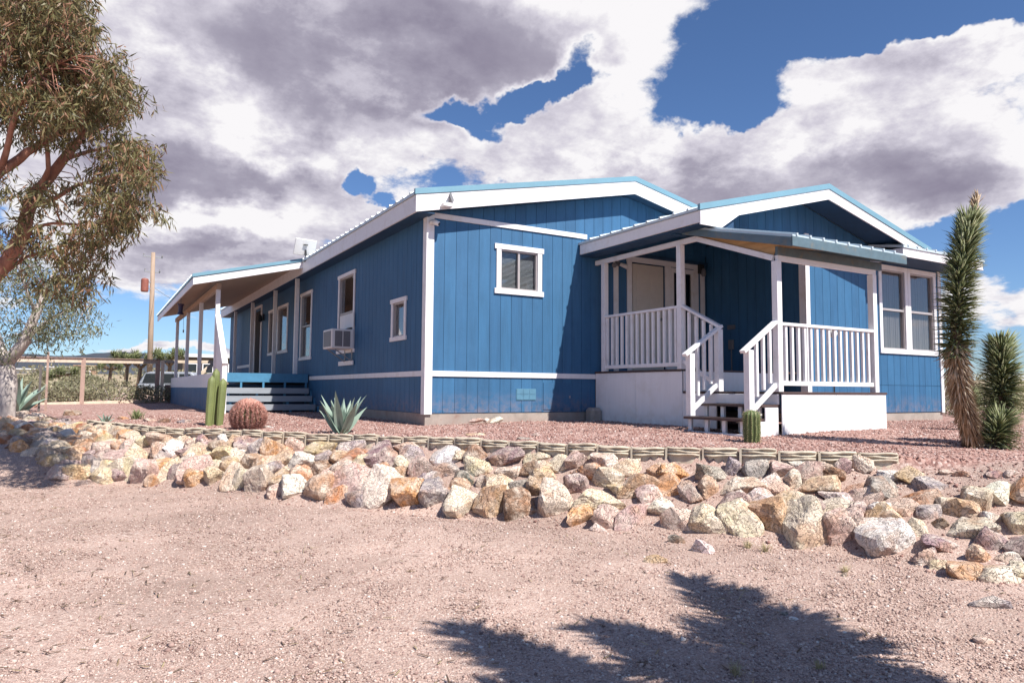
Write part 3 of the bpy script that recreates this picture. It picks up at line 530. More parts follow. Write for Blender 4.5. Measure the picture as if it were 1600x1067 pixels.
# ---------------------------------------------------------------- siding
PITCH = .2032
def siding(axis, plane, u0, u1, z0, ztop, parent, holes=(), phase=0., out=-1, single=True, name='siding_board', gap=.0065, th=.007, mat=None, z1=None):
    """vertical boards on a wall plane; axis 'y' is a wall facing along Y (u is x), axis 'x' faces along X (u is y)"""
    mat = mat or M['blue']; k0 = math.floor((u0 - phase) / PITCH); allmb = MB(); k = k0
    while phase + k * PITCH < u1 - 1e-4:
        a = max(u0, phase + k * PITCH + gap / 2); b = min(u1, phase + (k + 1) * PITCH - gap / 2); k += 1
        if b - a < .01: continue
        cuts = sorted({a, b} | {h[i] for h in holes for i in (0, 1) if a < h[i] < b}); mb = MB() if single else allmb
        pk = .5 * (u0 + u1)
        for c, d in zip(cuts[:-1], cuts[1:]):
            mid = (c + d) / 2; segs = [(z0, None)]
            for h in sorted([h for h in holes if h[0] < mid < h[1]], key=lambda h: h[2]):
                lo, _ = segs.pop(); 
                if h[2] > lo: segs.append((lo, h[2]))
                segs.append((h[3], None))
            for lo, hi in segs:
                tc, td = (ztop(c), ztop(d)) if hi is None else (hi, hi)
                if max(tc, td) - lo < .01: continue
                tc = max(tc, lo + .002); td = max(td, lo + .002)
                mb.prism([(c, lo), (d, lo), (d, td), (c, tc)], axis, plane, plane + out * th)
                if single and len(cuts) == 2: mb.build(name, mat, parent); mb = MB()
        if single and mb.v: mb.build(name, mat, parent)
    if not single and allmb.v: o = allmb.build('siding_panels', mat, parent, kind='stuff')
def backing(axis, plane, u0, u1, z0, prof, holes, parent, inn=1):
    """sheathing behind the boards with real window openings; prof: list of (u, ztop) breakpoints"""
    mb = MB(); us = sorted({u0, u1} | {h[i] for h in holes for i in (0, 1)} | {p[0] for p in prof if u0 < p[0] < u1}); zt = lambda u: float(np.interp(u, [p[0] for p in prof], [p[1] for p in prof]))
    for c, d in zip(us[:-1], us[1:]):
        mid = (c + d) / 2; segs = [(z0, None)]
        for h in sorted([h for h in holes if h[0] < mid < h[1]], key=lambda h: h[2]):
            lo, _ = segs.pop()
            if h[2] > lo: segs.append((lo, h[2]))
            segs.append((h[3], None))
        for lo, hi in segs:
            tc, td = (zt(c), zt(d)) if hi is None else (hi, hi); mb.prism([(c, lo), (d, lo), (d, td), (c, tc)], axis, plane, plane + inn * .10)
    return mb.build('wall', M['blue_groove'], parent)
HOUSE = thing('house', (0, 0, 0), 'long single-storey blue house with white trim and two gables on the gravel terrace', 'house')
def gz(s): return 3.248 + .2110 * (min(s, 7.86 - s))      # underside line of the main gable roof at the wall
def window(parent, axis, plane, u0, u1, z0, z1, style, out=-1, trim=.09, sash=True, double=False, head=.035, fill='curtain', tw=.022):
    """opening u0..u1, z0..z1; frame, sashes, pane and what hangs behind it"""
    w = MB()                                                        # white trim boards
    P = lambda mb, a, b, c, d, p, q: (mb.box(a, b, min(p, q), max(p, q), c, d) if axis == 'y' else mb.box(min(p, q), max(p, q), a, b, c, d))
    f = plane + out * (.009); g = plane + out * (.009 + tw)
    root = MB(); P(root, u0 - trim, u0, z0 - .002, z1 + .002, f, g); P(root, u1, u1 + trim, z0 - .002, z1 + .002, f, g)
    P(root, u0 - trim - head, u1 + trim + head, z1 + .002, z1 + .002 + trim, f, g + out * .006); P(root, u0 - trim - head, u1 + trim + head, z0 - trim - .002, z0 - .002, f, g + out * .006)
    W = root.build('window', M['white'], parent, bevel=.002)
    fr = MB(); a = plane + out * .004; b = plane - out * .07
    for (c, d, e, h) in ((u0, u0 + .022, z0, z1), (u1 - .022, u1, z0, z1), (u0 + .022, u1 - .022, z1 - .022, z1), (u0 + .022, u1 - .022, z0, z0 + .022)): P(fr, c, d, e, h, a, b)
    fr.build('frame', M['alum'], W)
    ga = plane - out * .03; gb = plane - out * .036; mid = (u0 + u1) / 2; zm = (z0 + z1) / 2
    if style == 'slide':
        s_ = MB(); P(s_, mid - .018, mid + .018, z0 + .022, z1 - .022, plane - out * .0, plane - out * .05); s_.build('sash', M['alum'], W)
        for c, d in ((u0 + .022, mid - .018), (mid + .018, u1 - .022)): q = MB(); P(q, c, d, z0 + .022, z1 - .022, ga, gb); q.build('pane', M['glass'], W)
    elif style == 'hung':
        s_ = MB(); P(s_, u0 + .022, u1 - .022, zm - .02, zm + .02, plane - out * .0, plane - out * .05); s_.build('sash', M['alum'], W)
        for e, h in ((z0 + .022, zm - .02), (zm + .02, z1 - .022)): q = MB(); P(q, u0 + .022, u1 - .022, e, h, ga, gb); q.build('pane', M['glass'], W)
    else:
        q = MB(); P(q, u0 + .022, u1 - .022, z0 + .022, z1 - .022, ga, gb); q.build('pane', M['glass'], W)
    if fill == 'blind':
        bl = MB(); z = z0 + .03
        while z < z1 - .03:
            c, d = (u0 + .025, u1 - .025)
            if axis == 'y': bl.add([(c, plane + .060, z), (d, plane + .060, z), (d, plane + .078, z + .017), (c, plane + .078, z + .017)], [(0, 1, 2, 3)])
            z += .021
        bl.build('blind', M['blind'], W, kind='stuff')
    elif fill == 'curtain':
        bl = MB(); n = 40; vs = []
        for i in range(n + 1):
            u = u0 + .02 + (u1 - u0 - .04) * i / n; o_ = plane - out * (.085 + .008 * math.sin(i * 1.3) + .005 * math.sin(i * 3.1))
            vs += [((u, o_, z0 + .02) if axis == 'y' else (o_, u, z0 + .02)), ((u, o_, z1 - .02) if axis == 'y' else (o_, u, z1 - .02))]
        bl.add(vs, [(2 * i, 2 * i + 2, 2 * i + 3, 2 * i + 1) for i in range(n)]); bl.build('curtain', M['curtain'], W)
    return W
def make_house():
    H = HOUSE; Ln = 18.3; W2 = 7.86
    # foundations
    MB().box(.0, 7.84, .004, Ln, -.35, .14).build('foundation', M['concrete'], H)
    MB().box(5.97, 10.03, -2.262, 6, -.35, .14).build('foundation', M['concrete'], H)
    # interior darkness behind the windows
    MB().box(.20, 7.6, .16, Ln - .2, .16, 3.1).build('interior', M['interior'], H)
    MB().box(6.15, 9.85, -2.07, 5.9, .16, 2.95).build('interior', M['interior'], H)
    # openings
    fw = (1.30, 2.01, 2.165, 2.81)            # front slider
    lw = [(.86, 1.37, 1.39, 1.96), (3.53, 4.47, 1.30, 2.79), (6.71, 7.60, 1.27, 2.77), (9.10, 10.15, 1.53, 2.70), (10.27, 11.32, 1.53, 2.70), (12.5, 13.4, .95, 2.92)]
    rw = [(8.09, 8.83, 1.32, 2.79), (9.01, 9.80, 1.32, 2.79)]
    doors = [(4.06, 4.87, .86, 2.87), (5.02, 5.62, .86, 2.86)]
    top = [(0, gz(0)), (3.93, gz(3.93)), (7.86, gz(7.86))]
    backing('y', .0, 0, W2, .14, top, [fw] + doors, H)
    backing('x', .0, .1, Ln, .14, [(0, 3.26), (Ln, 3.26)], lw, H)
    T = lambda z: (lambda u: z)
    siding('y', 0, 0.003, 3.225, .15, T(.712), H, phase=.29 - PITCH, gap=.006)
    siding('y', 0, 0.003, 5.94, .798, T(3.17), H, holes=[fw] + doors, phase=.29 - PITCH)
    siding('y', 0, 0.003, 7.7, 3.172, lambda u: gz(u), H, phase=.36)
    siding('x', 0, 0.11, 6.9, .15, T(.712), H, single=False)
    siding('x', 0, 0.11, Ln, .798, T(3.20), H, holes=lw, single=False)
    # addition
    zt2 = lambda u: 2.99 + .2565 * (u - 2.88 if u < 5.755 else 8.63 - u)
    top2 = [(2.88, 2.93), (3.23, zt2(3.23)), (5.755, zt2(5.755)), (7.775, zt2(7.775)), (7.78, 3.0), (10.05, 3.0)]
    backing('y', -2.27, 5.97, 10.05, .14, top2, rw, H); 
    MB().prism([(3.0, 2.84), (5.97, 2.84), (5.97, zt2(5.755) - .06), (5.755, zt2(5.755) - .01), (3.0, zt2(3.0) - .01)], 'y', -2.27, -2.17).build('wall', M['blue_groove'], H)
    siding('y', -2.27, 5.953, 10.04, .15, T(.645), H, phase=.1, gap=.006); siding('y', -2.27, 5.953, 10.04, .652, lambda u: zt2(u) if u < 7.775 else 2.99, H, holes=rw, phase=.1, gap=.007)
    siding('y', -2.27, 3.0, 5.95, 2.86, zt2, H, phase=.1)
    backing('x', 5.97, -2.17, .0, .14, [(-2.2, 3.4), (0, 3.4)], [], H); siding('x', 5.97, -2.27, -.012, .15, T(3.35), H, single=False, out=-1)
    MB().box(9.95, 10.05, -2.17, 6, .14, 3.0).build('wall', M['blue'], H)
    MB().box(5.97, 10.05, 5.9, 6, .14, 3.0).build('wall', M['blue'], H); MB().box(7.76, 7.86, 6, Ln, .14, 3.26).build('wall', M['blue'], H); MB().prism([(0, .14), (7.86, .14), (7.86, 3.2), (3.93, 4.0), (0, 3.2)], 'y', Ln - .1, Ln).build('wall', M['blue'], H)
    # trims
    def tr(*a, nm='trim_board'): return MB().box(*a).build(nm, M['white'], H, bevel=.002)
    tr(-.03, .098, -.033, -.0095, .13, 3.22, nm='corner_trim'); tr(-.032, -.0095, -.009, .10, .13, 3.22, nm='corner_trim')
    tr(.1, 3.225, -.030, -.0095, .713, .797); tr(-.030, -.0095, .102, 6.68, .713, .797)
    tr(.1, 3.04, -.030, -.0095, 3.172, 3.255)
    tr(-.030, -.0095, 14.0, 16.4, 1.2, 1.29)
    tr(5.925, 6.03, -2.302, -2.280, .14, 3.2, nm='corner_trim'); tr(5.928, 5.955, -2.279, -2.16, .14, 3.2, nm='corner_trim')
    tr(9.965, 10.06, -2.302, -2.280, .13, 2.98, nm='corner_trim')
    # main roof
    ez, rz, e = 3.42, 4.294, .32; sl = (rz - ez) / (3.93 + e)
    Y0, Y1 = -.262, 18.6
    for sgn in (0, 1):
        X = (lambda x: x) if sgn == 0 else (lambda x: 7.86 - x)
        MB().prism([(X(-e - .02), ez - .0), (X(3.93), rz), (X(3.93), rz + .045), (X(-e - .02), ez + .045)], 'y', Y0 + .01, Y1).build('roof_panel', M['metal_roof'], H)
        MB().prism([(X(-e), ez - .26), (X(3.93), rz - .235), (X(3.93), rz), (X(-e), ez)], 'y', Y0 - .022, Y0).build('rake_board', M['white'], H)
        MB().prism([(X(-e), ez - .26), (X(3.93), rz - .235), (X(3.93), rz - .003), (X(-e), ez - .003)], 'y', Y1 - .03, Y1 - .001).build('rake_board', M['white'], H)
        MB().prism([(X(-e - .02), ez + .001), (X(3.93), rz + .001), (X(3.93), rz + .088), (X(-e - .02), ez + .088)], 'y', Y0 - .036, Y0 + .012).build('rake_trim', M['blue_light'], H)
        rb = MB(); y = Y0 + .15
        while y < Y1:
            rb.prism([(y - .022, 0), (y + .022, 0), (y + .010, .028), (y - .010, .028)], 'x', 0, 1); y += .29
        o = rb; vs = []
        for (t, yy, zz) in o.v: x = X(-e - .035 + t * (3.93 + e + .035)); vs.append((x, yy, ez + .045 + sl * t * (3.93 + e) + zz - .003))
        o.v = vs; o.build('roof_ribs', M['metal_roof'], H, kind='stuff')
        MB().box(*(sorted((X(-e), X(-e + .025)))), Y0 - .0 + .001, Y1 - .031, ez - .26, ez - .002).build('fascia', M['white'], H)
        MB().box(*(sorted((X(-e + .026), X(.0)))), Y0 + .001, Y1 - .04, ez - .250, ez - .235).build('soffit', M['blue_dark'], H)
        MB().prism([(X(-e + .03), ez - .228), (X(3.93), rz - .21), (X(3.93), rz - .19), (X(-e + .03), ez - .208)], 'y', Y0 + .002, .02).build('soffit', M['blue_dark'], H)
    MB().prism([(3.80, rz + .03), (3.93, rz + .062), (4.06, rz + .03), (4.06, rz + .045), (3.93, rz + .078), (3.80, rz + .045)], 'y', Y0 + .013, Y1).build('ridge_cap', M['metal_roof'], H)
    # gable over the porch and the addition
    ez2, rz2, a0, pk, Yf = 3.05, 3.788, 2.88, 5.755, -2.875; s2 = (rz2 - ez2) / (pk - a0)
    for sgn in (0, 1):
        X = (lambda x: x) if sgn == 0 else (lambda x: 2 * pk - x)
        MB().prism([(X(a0 - .02), ez2), (X(pk), rz2), (X(pk), rz2 + .04), (X(a0 - .02), ez2 + .04)], 'y', Yf + .012, .6 if sgn else -.014).build('roof_panel', M['metal_roof'], H)
        MB().prism([(X(a0), ez2 - .20), (X(a0 + .42), ez2 - .20), (X(a0 + .78), ez2 + s2 * .78 - .17), (X(pk), rz2 - .17), (X(pk), rz2), (X(a0), ez2)] if sgn == 0 else [(X(a0), ez2 - .13), (X(pk), rz2 - .17), (X(pk), rz2), (X(a0), ez2)], 'y', Yf - .022, Yf).build('rake_board', M['white'], H)
        MB().prism([(X(a0 - .02), ez2 + .001), (X(pk), rz2 + .001), (X(pk), rz2 + .088), (X(a0 - .02), ez2 + .088)], 'y', Yf - .036, Yf + .012).build('rake_trim', M['blue_light'], H)
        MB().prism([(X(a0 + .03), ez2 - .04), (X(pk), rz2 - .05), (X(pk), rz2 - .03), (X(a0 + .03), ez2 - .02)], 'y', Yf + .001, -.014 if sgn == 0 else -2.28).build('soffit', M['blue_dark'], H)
        rb = MB(); y = Yf + .2
        while y < (-.1 if sgn == 0 else .5): rb.prism([(y - .022, 0), (y + .022, 0), (y + .010, .028), (y - .010, .028)], 'x', 0, 1); y += .29
        rb.v = [(X(a0 - .035 + t * (pk - a0 + .035)), yy, ez2 + .040 + s2 * t * (pk - a0) + zz - .003) for (t, yy, zz) in rb.v]; rb.build('roof_ribs', M['metal_roof'], H, kind='stuff')
    MB().box(a0, a0 + .025, Yf + .001, -.032, ez2 - .17, ez2 - .002).build('fascia', M['white'], H)
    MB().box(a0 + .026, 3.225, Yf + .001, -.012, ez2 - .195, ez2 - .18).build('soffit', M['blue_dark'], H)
    MB().prism([(3.226, 2.83), (3.226, 3.09), (3.6, 3.19), (3.6, 2.83)], 'y', Yf + .03, Yf + .05).build('gable_end', M['blue_dark'], H)
    # low roof over the right-hand windows
    MB().box(7.775, 10.46, -2.90, -2.875, 2.90, 3.05).build('fascia', M['white'], H, bevel=.002)
    MB().box(7.775, 7.80, -2.874, -2.282, 2.86, 3.05).build('fascia', M['white'], H)
    MB().box(7.80, 10.43, -2.874, -2.282, 2.905, 2.92).build('soffit', M['blue_dark'], H)
    MB().prism([(-2.92, 3.052), (.6, 3.70), (.6, 3.74), (-2.92, 3.092)], 'x', 7.76, 10.48).build('roof_panel', M['metal_roof'], H)
    rb = MB(); x = 7.9
    while x < 10.45: rb.prism([(x - .022, 0), (x + .022, 0), (x + .010, .028), (x - .010, .028)], 'y', 0, 1); x += .29
    rb.v = [(xx, -2.935 + t * 3.5, 3.09 + .184 * (t * 3.5) + zz) for (xx, t, zz) in rb.v]; rb.build('roof_ribs', M['metal_roof'], H, kind='stuff')
    MB().prism([(-2.90, 2.92), (.6, 3.55), (.6, 3.69), (-2.90, 3.048)], 'x', 10.44, 10.46).build('fascia', M['white'], H)
    # windows
    window(H, 'y', 0, *fw, 'slide', fill='blind', trim=.085)
    window(H, 'x', 0, *lw[0], 'fixed', trim=.07, fill='curtain'); window(H, 'x', 0, *lw[1], 'hung', trim=.07, fill=None); window(H, 'x', 0, *lw[2], 'hung', trim=.07, fill=None)
    window(H, 'x', 0, *lw[3], 'fixed', trim=.07, fill=None); window(H, 'x', 0, *lw[4], 'fixed', trim=.07, fill=None)
    for r in rw: window(H, 'y', -2.27, *r, 'hung', trim=.085, head=0, fill='curtain')
    # side door under the long porch
    D = MB().box(-.012, .02, 12.52, 13.38, .96, 2.9).build('door', M['interior'], H); MB().box(-.04, -.0095, 12.40, 12.5, .9, 2.99).build('door_casing', M['white'], D); MB().box(-.04, -.0095, 13.4, 13.5, .9, 2.99).build('door_casing', M['white'], D); MB().box(-.045, -.0095, 12.4, 13.5, 2.992, 3.07).build('door_casing', M['white'], D)
    # front porch doors
    d0 = doors[0]; D = MB().box(d0[0] + .03, d0[1] - .03, -.004, .03, d0[2], d0[3] - .02).build('door', M['cream'], H); D['label'] = 'cream panelled door'
    for i in range(2):
        for z0, z1 in ((1.0, 1.55), (1.65, 2.25), (2.35, 2.72)):
            x0 = d0[0] + .12 + i * .33; q = MB().box(x0, x0 + .24, -.012, -.005, z0, z1); q.build('door_panel', M['cream'], D, bevel=.003)
    MB().tube([(d0[1] - .09, -.01, 1.85), (d0[1] - .09, -.06, 1.85)], .028, 10).build('handle', M['steel'], D)
    d1 = doors[1]; D = MB().box(d1[0] + .0, d1[0] + .07, -.03, .03, d1[2], d1[3] - .002).box(d1[1] - .07, d1[1], -.03, .03, d1[2], d1[3] - .002).box(d1[0] + .07, d1[1] - .07, -.03, .03, d1[3] - .09, d1[3] - .002).box(d1[0] + .07, d1[1] - .07, -.03, .03, d1[2], d1[2] + .22).build('door', M['white'], H); D['label'] = 'white framed glass door'
    MB().box(d1[0] + .07, d1[1] - .07, .0, .008, d1[2] + .22, d1[3] - .09).build('pane', M['glass_dark'], D)
    MB().box(d1[0] + .36, d1[0] + .39, -.012, -.002, d1[2] + .22, d1[3] - .09).build('sash', M['white'], D)
    for a, b in ((3.64, 3.74), (3.95, 4.055), (4.875, 5.015), (5.625, 5.73), (5.79, 5.9)): MB().box(a, b, -.032, -.0095, .845, 2.872).build('door_casing', M['white'], H)
    MB().box(3.94, 5.90, -.034, -.0095, 2.874, 2.97).build('door_casing', M['white'], H)
    # skirting vent and hatch
    M['vent'] = simple('faded_blue_vent', (.085, .21, .31), .6, .1, 9, 0); V = MB().box(1.61, 1.99, -.016, -.0095, .345, .535).build('skirt_vent', M['vent'], H); V['label'] = 'pale square-patterned vent in the skirting'
    for i in range(3):
        for j in range(2): MB().box(1.62 + i * .123, 1.735 + i * .123, -.021, -.0165, .355 + j * .09, .435 + j * .09).build('vent_grille', M['vent'], V)
    Hh = MB().box(2.14, 2.75, -.018, -.0095, .19, .64).build('access_hatch', M['blue'], H)
    MB().box(2.66, 2.69, -.024, -.0185, .38, .42).build('latch', M['steel'], Hh)
make_house(); lap('make_house()')
# ---------------------------------------------------------------- front porch
def make_front_porch():
    P = thing('front_porch', (4.3, -2., -.05), 'white railed two-level front porch with steps and a small ribbed roof', 'porch')
    Wt = M['white']; X = 3.23; zU, zL = .842, .511
    def part(nm, mb, mat=Wt, bevel=.003, kind=None): return mb.build(nm, mat, P, bevel=bevel, kind=kind)
    def post(x, y, z0, z1, s=.09): return part('post', MB().box(x - s / 2, x + s / 2, y - s / 2, y + s / 2, z0, z1))
    # decks
    y = -.03; 
    while y > -2.15: part('deck_board', MB().box(X - .03, 5.93, max(y - .135, -2.17), y, zU - .03, zU), M['deck']); y -= .142
    y = -2.185
    while y > -3.95: part('deck_board', MB().box(X - .03, 5.45, max(y - .135, -3.965), y, zL - .03, zL), M['deck']); y -= .142
    part('skirting', MB().box(X - .012, X + .006, -1.09, -.035, -.12, zU - .032), M['white_skirt']); part('skirting', MB().box(X - .012, X + .006, -2.15, -1.094, -.12, zU - .032), M['white_skirt'])
    part('skirting', MB().box(X - .012, X + .006, -2.83, -2.153, -.12, zL - .032), M['white_skirt'])
    part('skirting', MB().box(X - .03, 4.30, -3.955, -3.937, -.12, zL - .032), M['white_skirt']); part('skirting', MB().box(4.304, 5.43, -3.955, -3.937, -.12, zL - .032), M['white_skirt'])
    part('skirting', MB().box(5.415, 5.43, -3.935, -2.3, -.12, zL - .032), M['white_skirt'])
    part('riser', MB().box(X + .01, 5.4, -2.178, -2.155, zL + .002, zU - .032), M['white_skirt'])
    # upper railing
    xr = X + .01
    post(xr, -.27, zU, 2.72); post(xr, -2.12, zU, 2.72); post(xr, -2.86, zL, 1.39); post(xr, -3.87, zL, 2.21); post(5.30, -3.87, zL, 2.21)
    part('top_rail', MB().bar((xr, -.23, 1.785), (xr, -2.08, 1.785), .075, .04)); part('bottom_rail', MB().bar((xr, -.23, .915), (xr, -2.075, .915), .04, .06))
    for i in range(14): yy = -.35 - i * .128; part('baluster', MB().box(xr - .02, xr + .02, yy - .02, yy + .02, .946, 1.764))
    part('top_rail', MB().bar((xr, -2.165, 1.79), (xr, -2.90, 1.42), .085, .04)); part('bottom_rail', MB().bar((xr, -2.166, .96), (xr, -2.81, .62), .04, .06))
    for i in range(4): yy = -2.29 - i * .145; z = 1.77 - (-2.165 - yy) * .5; part('baluster', MB().box(xr - .02, xr + .02, yy - .02, yy + .02, z - .84, z - .02))
    # stair railings, running down to the left
    for yy in (-2.86, -3.87):
        part('top_rail', MB().bar((xr + (.05 if yy > -3 else -.045), yy, 1.44 - (0 if yy > -3 else .03)), (2.58, yy, 1.0), .085, .04)); part('bottom_rail', MB().bar((xr - .046, yy, .60), (2.74, yy, .27), .04, .06))
        post(2.69, yy, .176, 1.03)
        for i in range(3): x = 2.83 + i * .125; z = 1.02 + (x - 2.60) * .68; part('baluster', MB().box(x - .02, x + .02, yy - .02, yy + .02, z - .73, z - .01))
    # front railing
    part('top_rail', MB().bar((xr + .046, -3.87, 1.39), (5.254, -3.87, 1.39), .075, .04)); part('bottom_rail', MB().bar((xr + .046, -3.87, .62), (5.254, -3.87, .62), .04, .06))
    for i in range(15): x = 3.39 + i * .1265; part('baluster', MB().box(x - .02, x + .02, -3.89, -3.85, .651, 1.369))
    # steps
    for s0, s1, z in ((2.90, 3.22, .345), (2.60, 2.93, .17)):
        part('tread', MB().box(s0 - .02, s1, -3.90, -2.83, z - .032, z), M['deck'])
        for yy in (-2.9, -3.2, -3.5, -3.8): part('step_support', MB().box(s0 + .03, s0 + .07, yy - .03, yy + .03, -.1, z - .033), M['white'])
    part('riser', MB().box(3.19, 3.215, -3.90, -2.835, .347, zL - .032), M['white_skirt'])
    part('stringer', MB().prism([(2.62, -.14), (3.16, -.14), (3.16, .31), (2.92, .31), (2.92, .135), (2.62, .135)], 'y', -3.925, -3.905), M['white_skirt'])
    part('base_plate', MB().box(2.56, 2.60, -3.92, -2.80, -.12, -.02))
    # headers
    part('header', MB().box(X - .02, X + .03, -2.46, -.03, 2.722, 2.80)); part('header', MB().bar((X + .005, -2.462, 2.76), (X + .005, -3.83, 2.255), .05, .075))
    part('header', MB().box(X - .0, 5.36, -3.90, -3.86, 2.212, 2.285)); part('header', MB().box(X + .0, 5.5, -3.905, -3.862, 2.287, 2.40), M['slate'])
    part('header', MB().box(X + .032, 5.94, -.07, -.035, 2.98, 3.03), M['blue_dark'])
    part('gable_panel', MB().prism([(-2.47, 2.80), (-3.83, 2.295), (-3.86, 2.36), (-3.98, 2.47), (-2.47, 2.835)], 'x', X + .012, X + .024), M['plywood'])
    # roof
    sl = .25; z = lambda y: 2.93 + (y + 2.30) * sl
    part('roof_panel', MB().prism([(-4.22, z(-4.22)), (-2.285, z(-2.285)), (-2.285, z(-2.285) + .035), (-4.22, z(-4.22) + .035)], 'x', 3.12, 5.56), M['metal_roof'], 0)
    part('roof_underside', MB().prism([(-4.19, z(-4.19) - .03), (-2.285, z(-2.285) - .03), (-2.285, z(-2.285) - .006), (-4.19, z(-4.19) - .006)], 'x', 3.14, 5.54), M['plywood'], 0)
    x = 3.2
    while x < 5.55:
        part('roof_rib', MB().prism([(-4.235, z(-4.235) + .033), (-2.29, z(-2.29) + .033), (-2.29, z(-2.29) + .062), (-4.235, z(-4.235) + .062)], 'x', x - .015, x + .015), M['metal_roof'], 0); x += .262
    part('fascia', MB().prism([(-4.215, z(-4.215) - .12), (-2.30, z(-2.30) - .09), (-2.30, z(-2.30) + .0), (-4.215, z(-4.215) + .0)], 'x', 3.10, 3.119), M['slate'])
    part('fascia', MB().box(3.10, 5.575, -4.235, -4.217, z(-4.22) - .115, z(-4.22) + .012), M['slate']); part('fascia', MB().prism([(-4.215, z(-4.215) - .115), (-2.30, z(-2.30) - .09), (-2.30, z(-2.30) - .0), (-4.215, z(-4.215) - .0)], 'x', 5.562, 5.58), M['slate'])
make_front_porch(); lap('make_front_porch()')
# ---------------------------------------------------------------- long side porch
def make_side_porch():
    P = thing('side_porch', (-1.1, 11, -.05), 'long side porch with thin white posts, tan ceiling and wide steps', 'porch')
    def part(nm, mb, mat=M['white'], bevel=.003, kind=None): return mb.build(nm, mat, P, bevel=bevel, kind=kind)
    zd = .85; xl = -2.05
    part('deck', MB().box(xl + .02, -.035, 6.80, 16.9, zd - .04, zd), M['greystep'])
    part('rim_board', MB().box(xl - .02, -.035, 6.75, 6.79, .65, zd + .004), M['blue_step'])
    part('rim_board', MB().box(xl - .03, xl - .005, 6.80, 16.9, .53, zd - .005), M['white'])
    for i in range(17): part('skirt_panel', MB().box(xl - .02, xl - .0, 6.82 + i * .595, 6.82 + i * .595 + .585, -.15, .526), M['blue'])
    part('skirt_panel', MB().box(xl + .05, -.04, 7.0, 7.03, -.15, .6), M['blue_dark'])
    for i in range(5): x = xl + .03 + i * .48; part('step_support', MB().box(x, x + .045, 6.755, 6.79, .0, .648), M['blue_step'])
    for y0, z in ((6.45, .52), (6.15, .345), (5.85, .165)):
        part('tread', MB().box(xl + .06, -.1, y0, y0 + .29, z - .04, z), M['greystep']); part('tread_front', MB().box(xl + .055, -.095, y0 - .022, y0 - .001, z - .125, z + .003), M['greystep'])
        for i in range(4): x = xl + .2 + i * .6; part('step_support', MB().box(x, x + .05, y0 + .02, y0 + .07, -.1, z - .042), M['blue_step'])
    # posts
    zl = 2.70
    for y in (6.85, 9.7, 12.6, 15.7): part('post', MB().box(xl - .045, xl + .045, y - .045, y + .045, zd, zl))
    for y in (7.35, 9.75, 12.95, 16.0): part('post', MB().box(-.245, -.155, y - .045, y + .045, zd, 3.17))
    part('header', MB().box(xl - .045, xl + .045, 6.75, 16.1, zl + .001, zl + .13), M['porch_ceiling']); part('header', MB().box(-.245, -.155, 7.25, 16.1, 3.171, 3.30), M['porch_ceiling'])
    # roof
    za, zb, xa, xb = 2.87, 3.44, -2.62, -.30; Ya, Yb = 6.4, 16.2
    part('roof_panel', MB().prism([(xa - .02, za), (xb, zb), (xb, zb + .04), (xa - .02, za + .04)], 'y', Ya, Yb), M['blue_light'], 0)
    part('ceiling', MB().prism([(xa + .026, za - .035), (xb, zb - .045), (xb, zb - .006), (xa + .026, za - .005)], 'y', Ya + .03, Yb), M['porch_ceiling'], 0)
    part('rake_board', MB().prism([(xa, za - .16), (xb + .0, zb - .15), (xb, zb - .002), (xa, za - .002)], 'y', Ya - .0, Ya + .025)); part('fascia', MB().box(xa, xa + .024, Ya + .026, Yb, za - .16, za - .002))
    part('rake_trim', MB().prism([(xa - .02, za + .001), (xb, zb + .001), (xb, zb + .075), (xa - .02, za + .075)], 'y', Ya - .02, Ya + .02), M['blue_light'])
    rb = MB(); y = Ya + .15
    while y < Yb: rb.prism([(y - .022, za + .038), (y + .022, za + .038), (y + .010, za + .07), (y - .010, za + .07)], 'x', xa - .04, xa + .4); y += .29
    rb.v = [(x, yy, z + (x - xa) * .2457) for x, yy, z in rb.v]; part('roof_ribs', rb, M['metal_roof'], 0, 'stuff')
    # step railing with its solid white side
    part('newel', MB().box(xl - .05, xl + .05, 5.56, 5.66, -.1, .96)); part('handrail', MB().bar((xl, 6.80, 2.10), (xl, 5.56, .985), .11, .10))
    part('rail_panel', MB().prism([(6.80, .86), (6.80, 2.02), (5.67, 1.0), (5.67, .28)], 'x', xl - .012, xl + .012), M['white_skirt'])
make_side_porch(); lap('make_side_porch()')
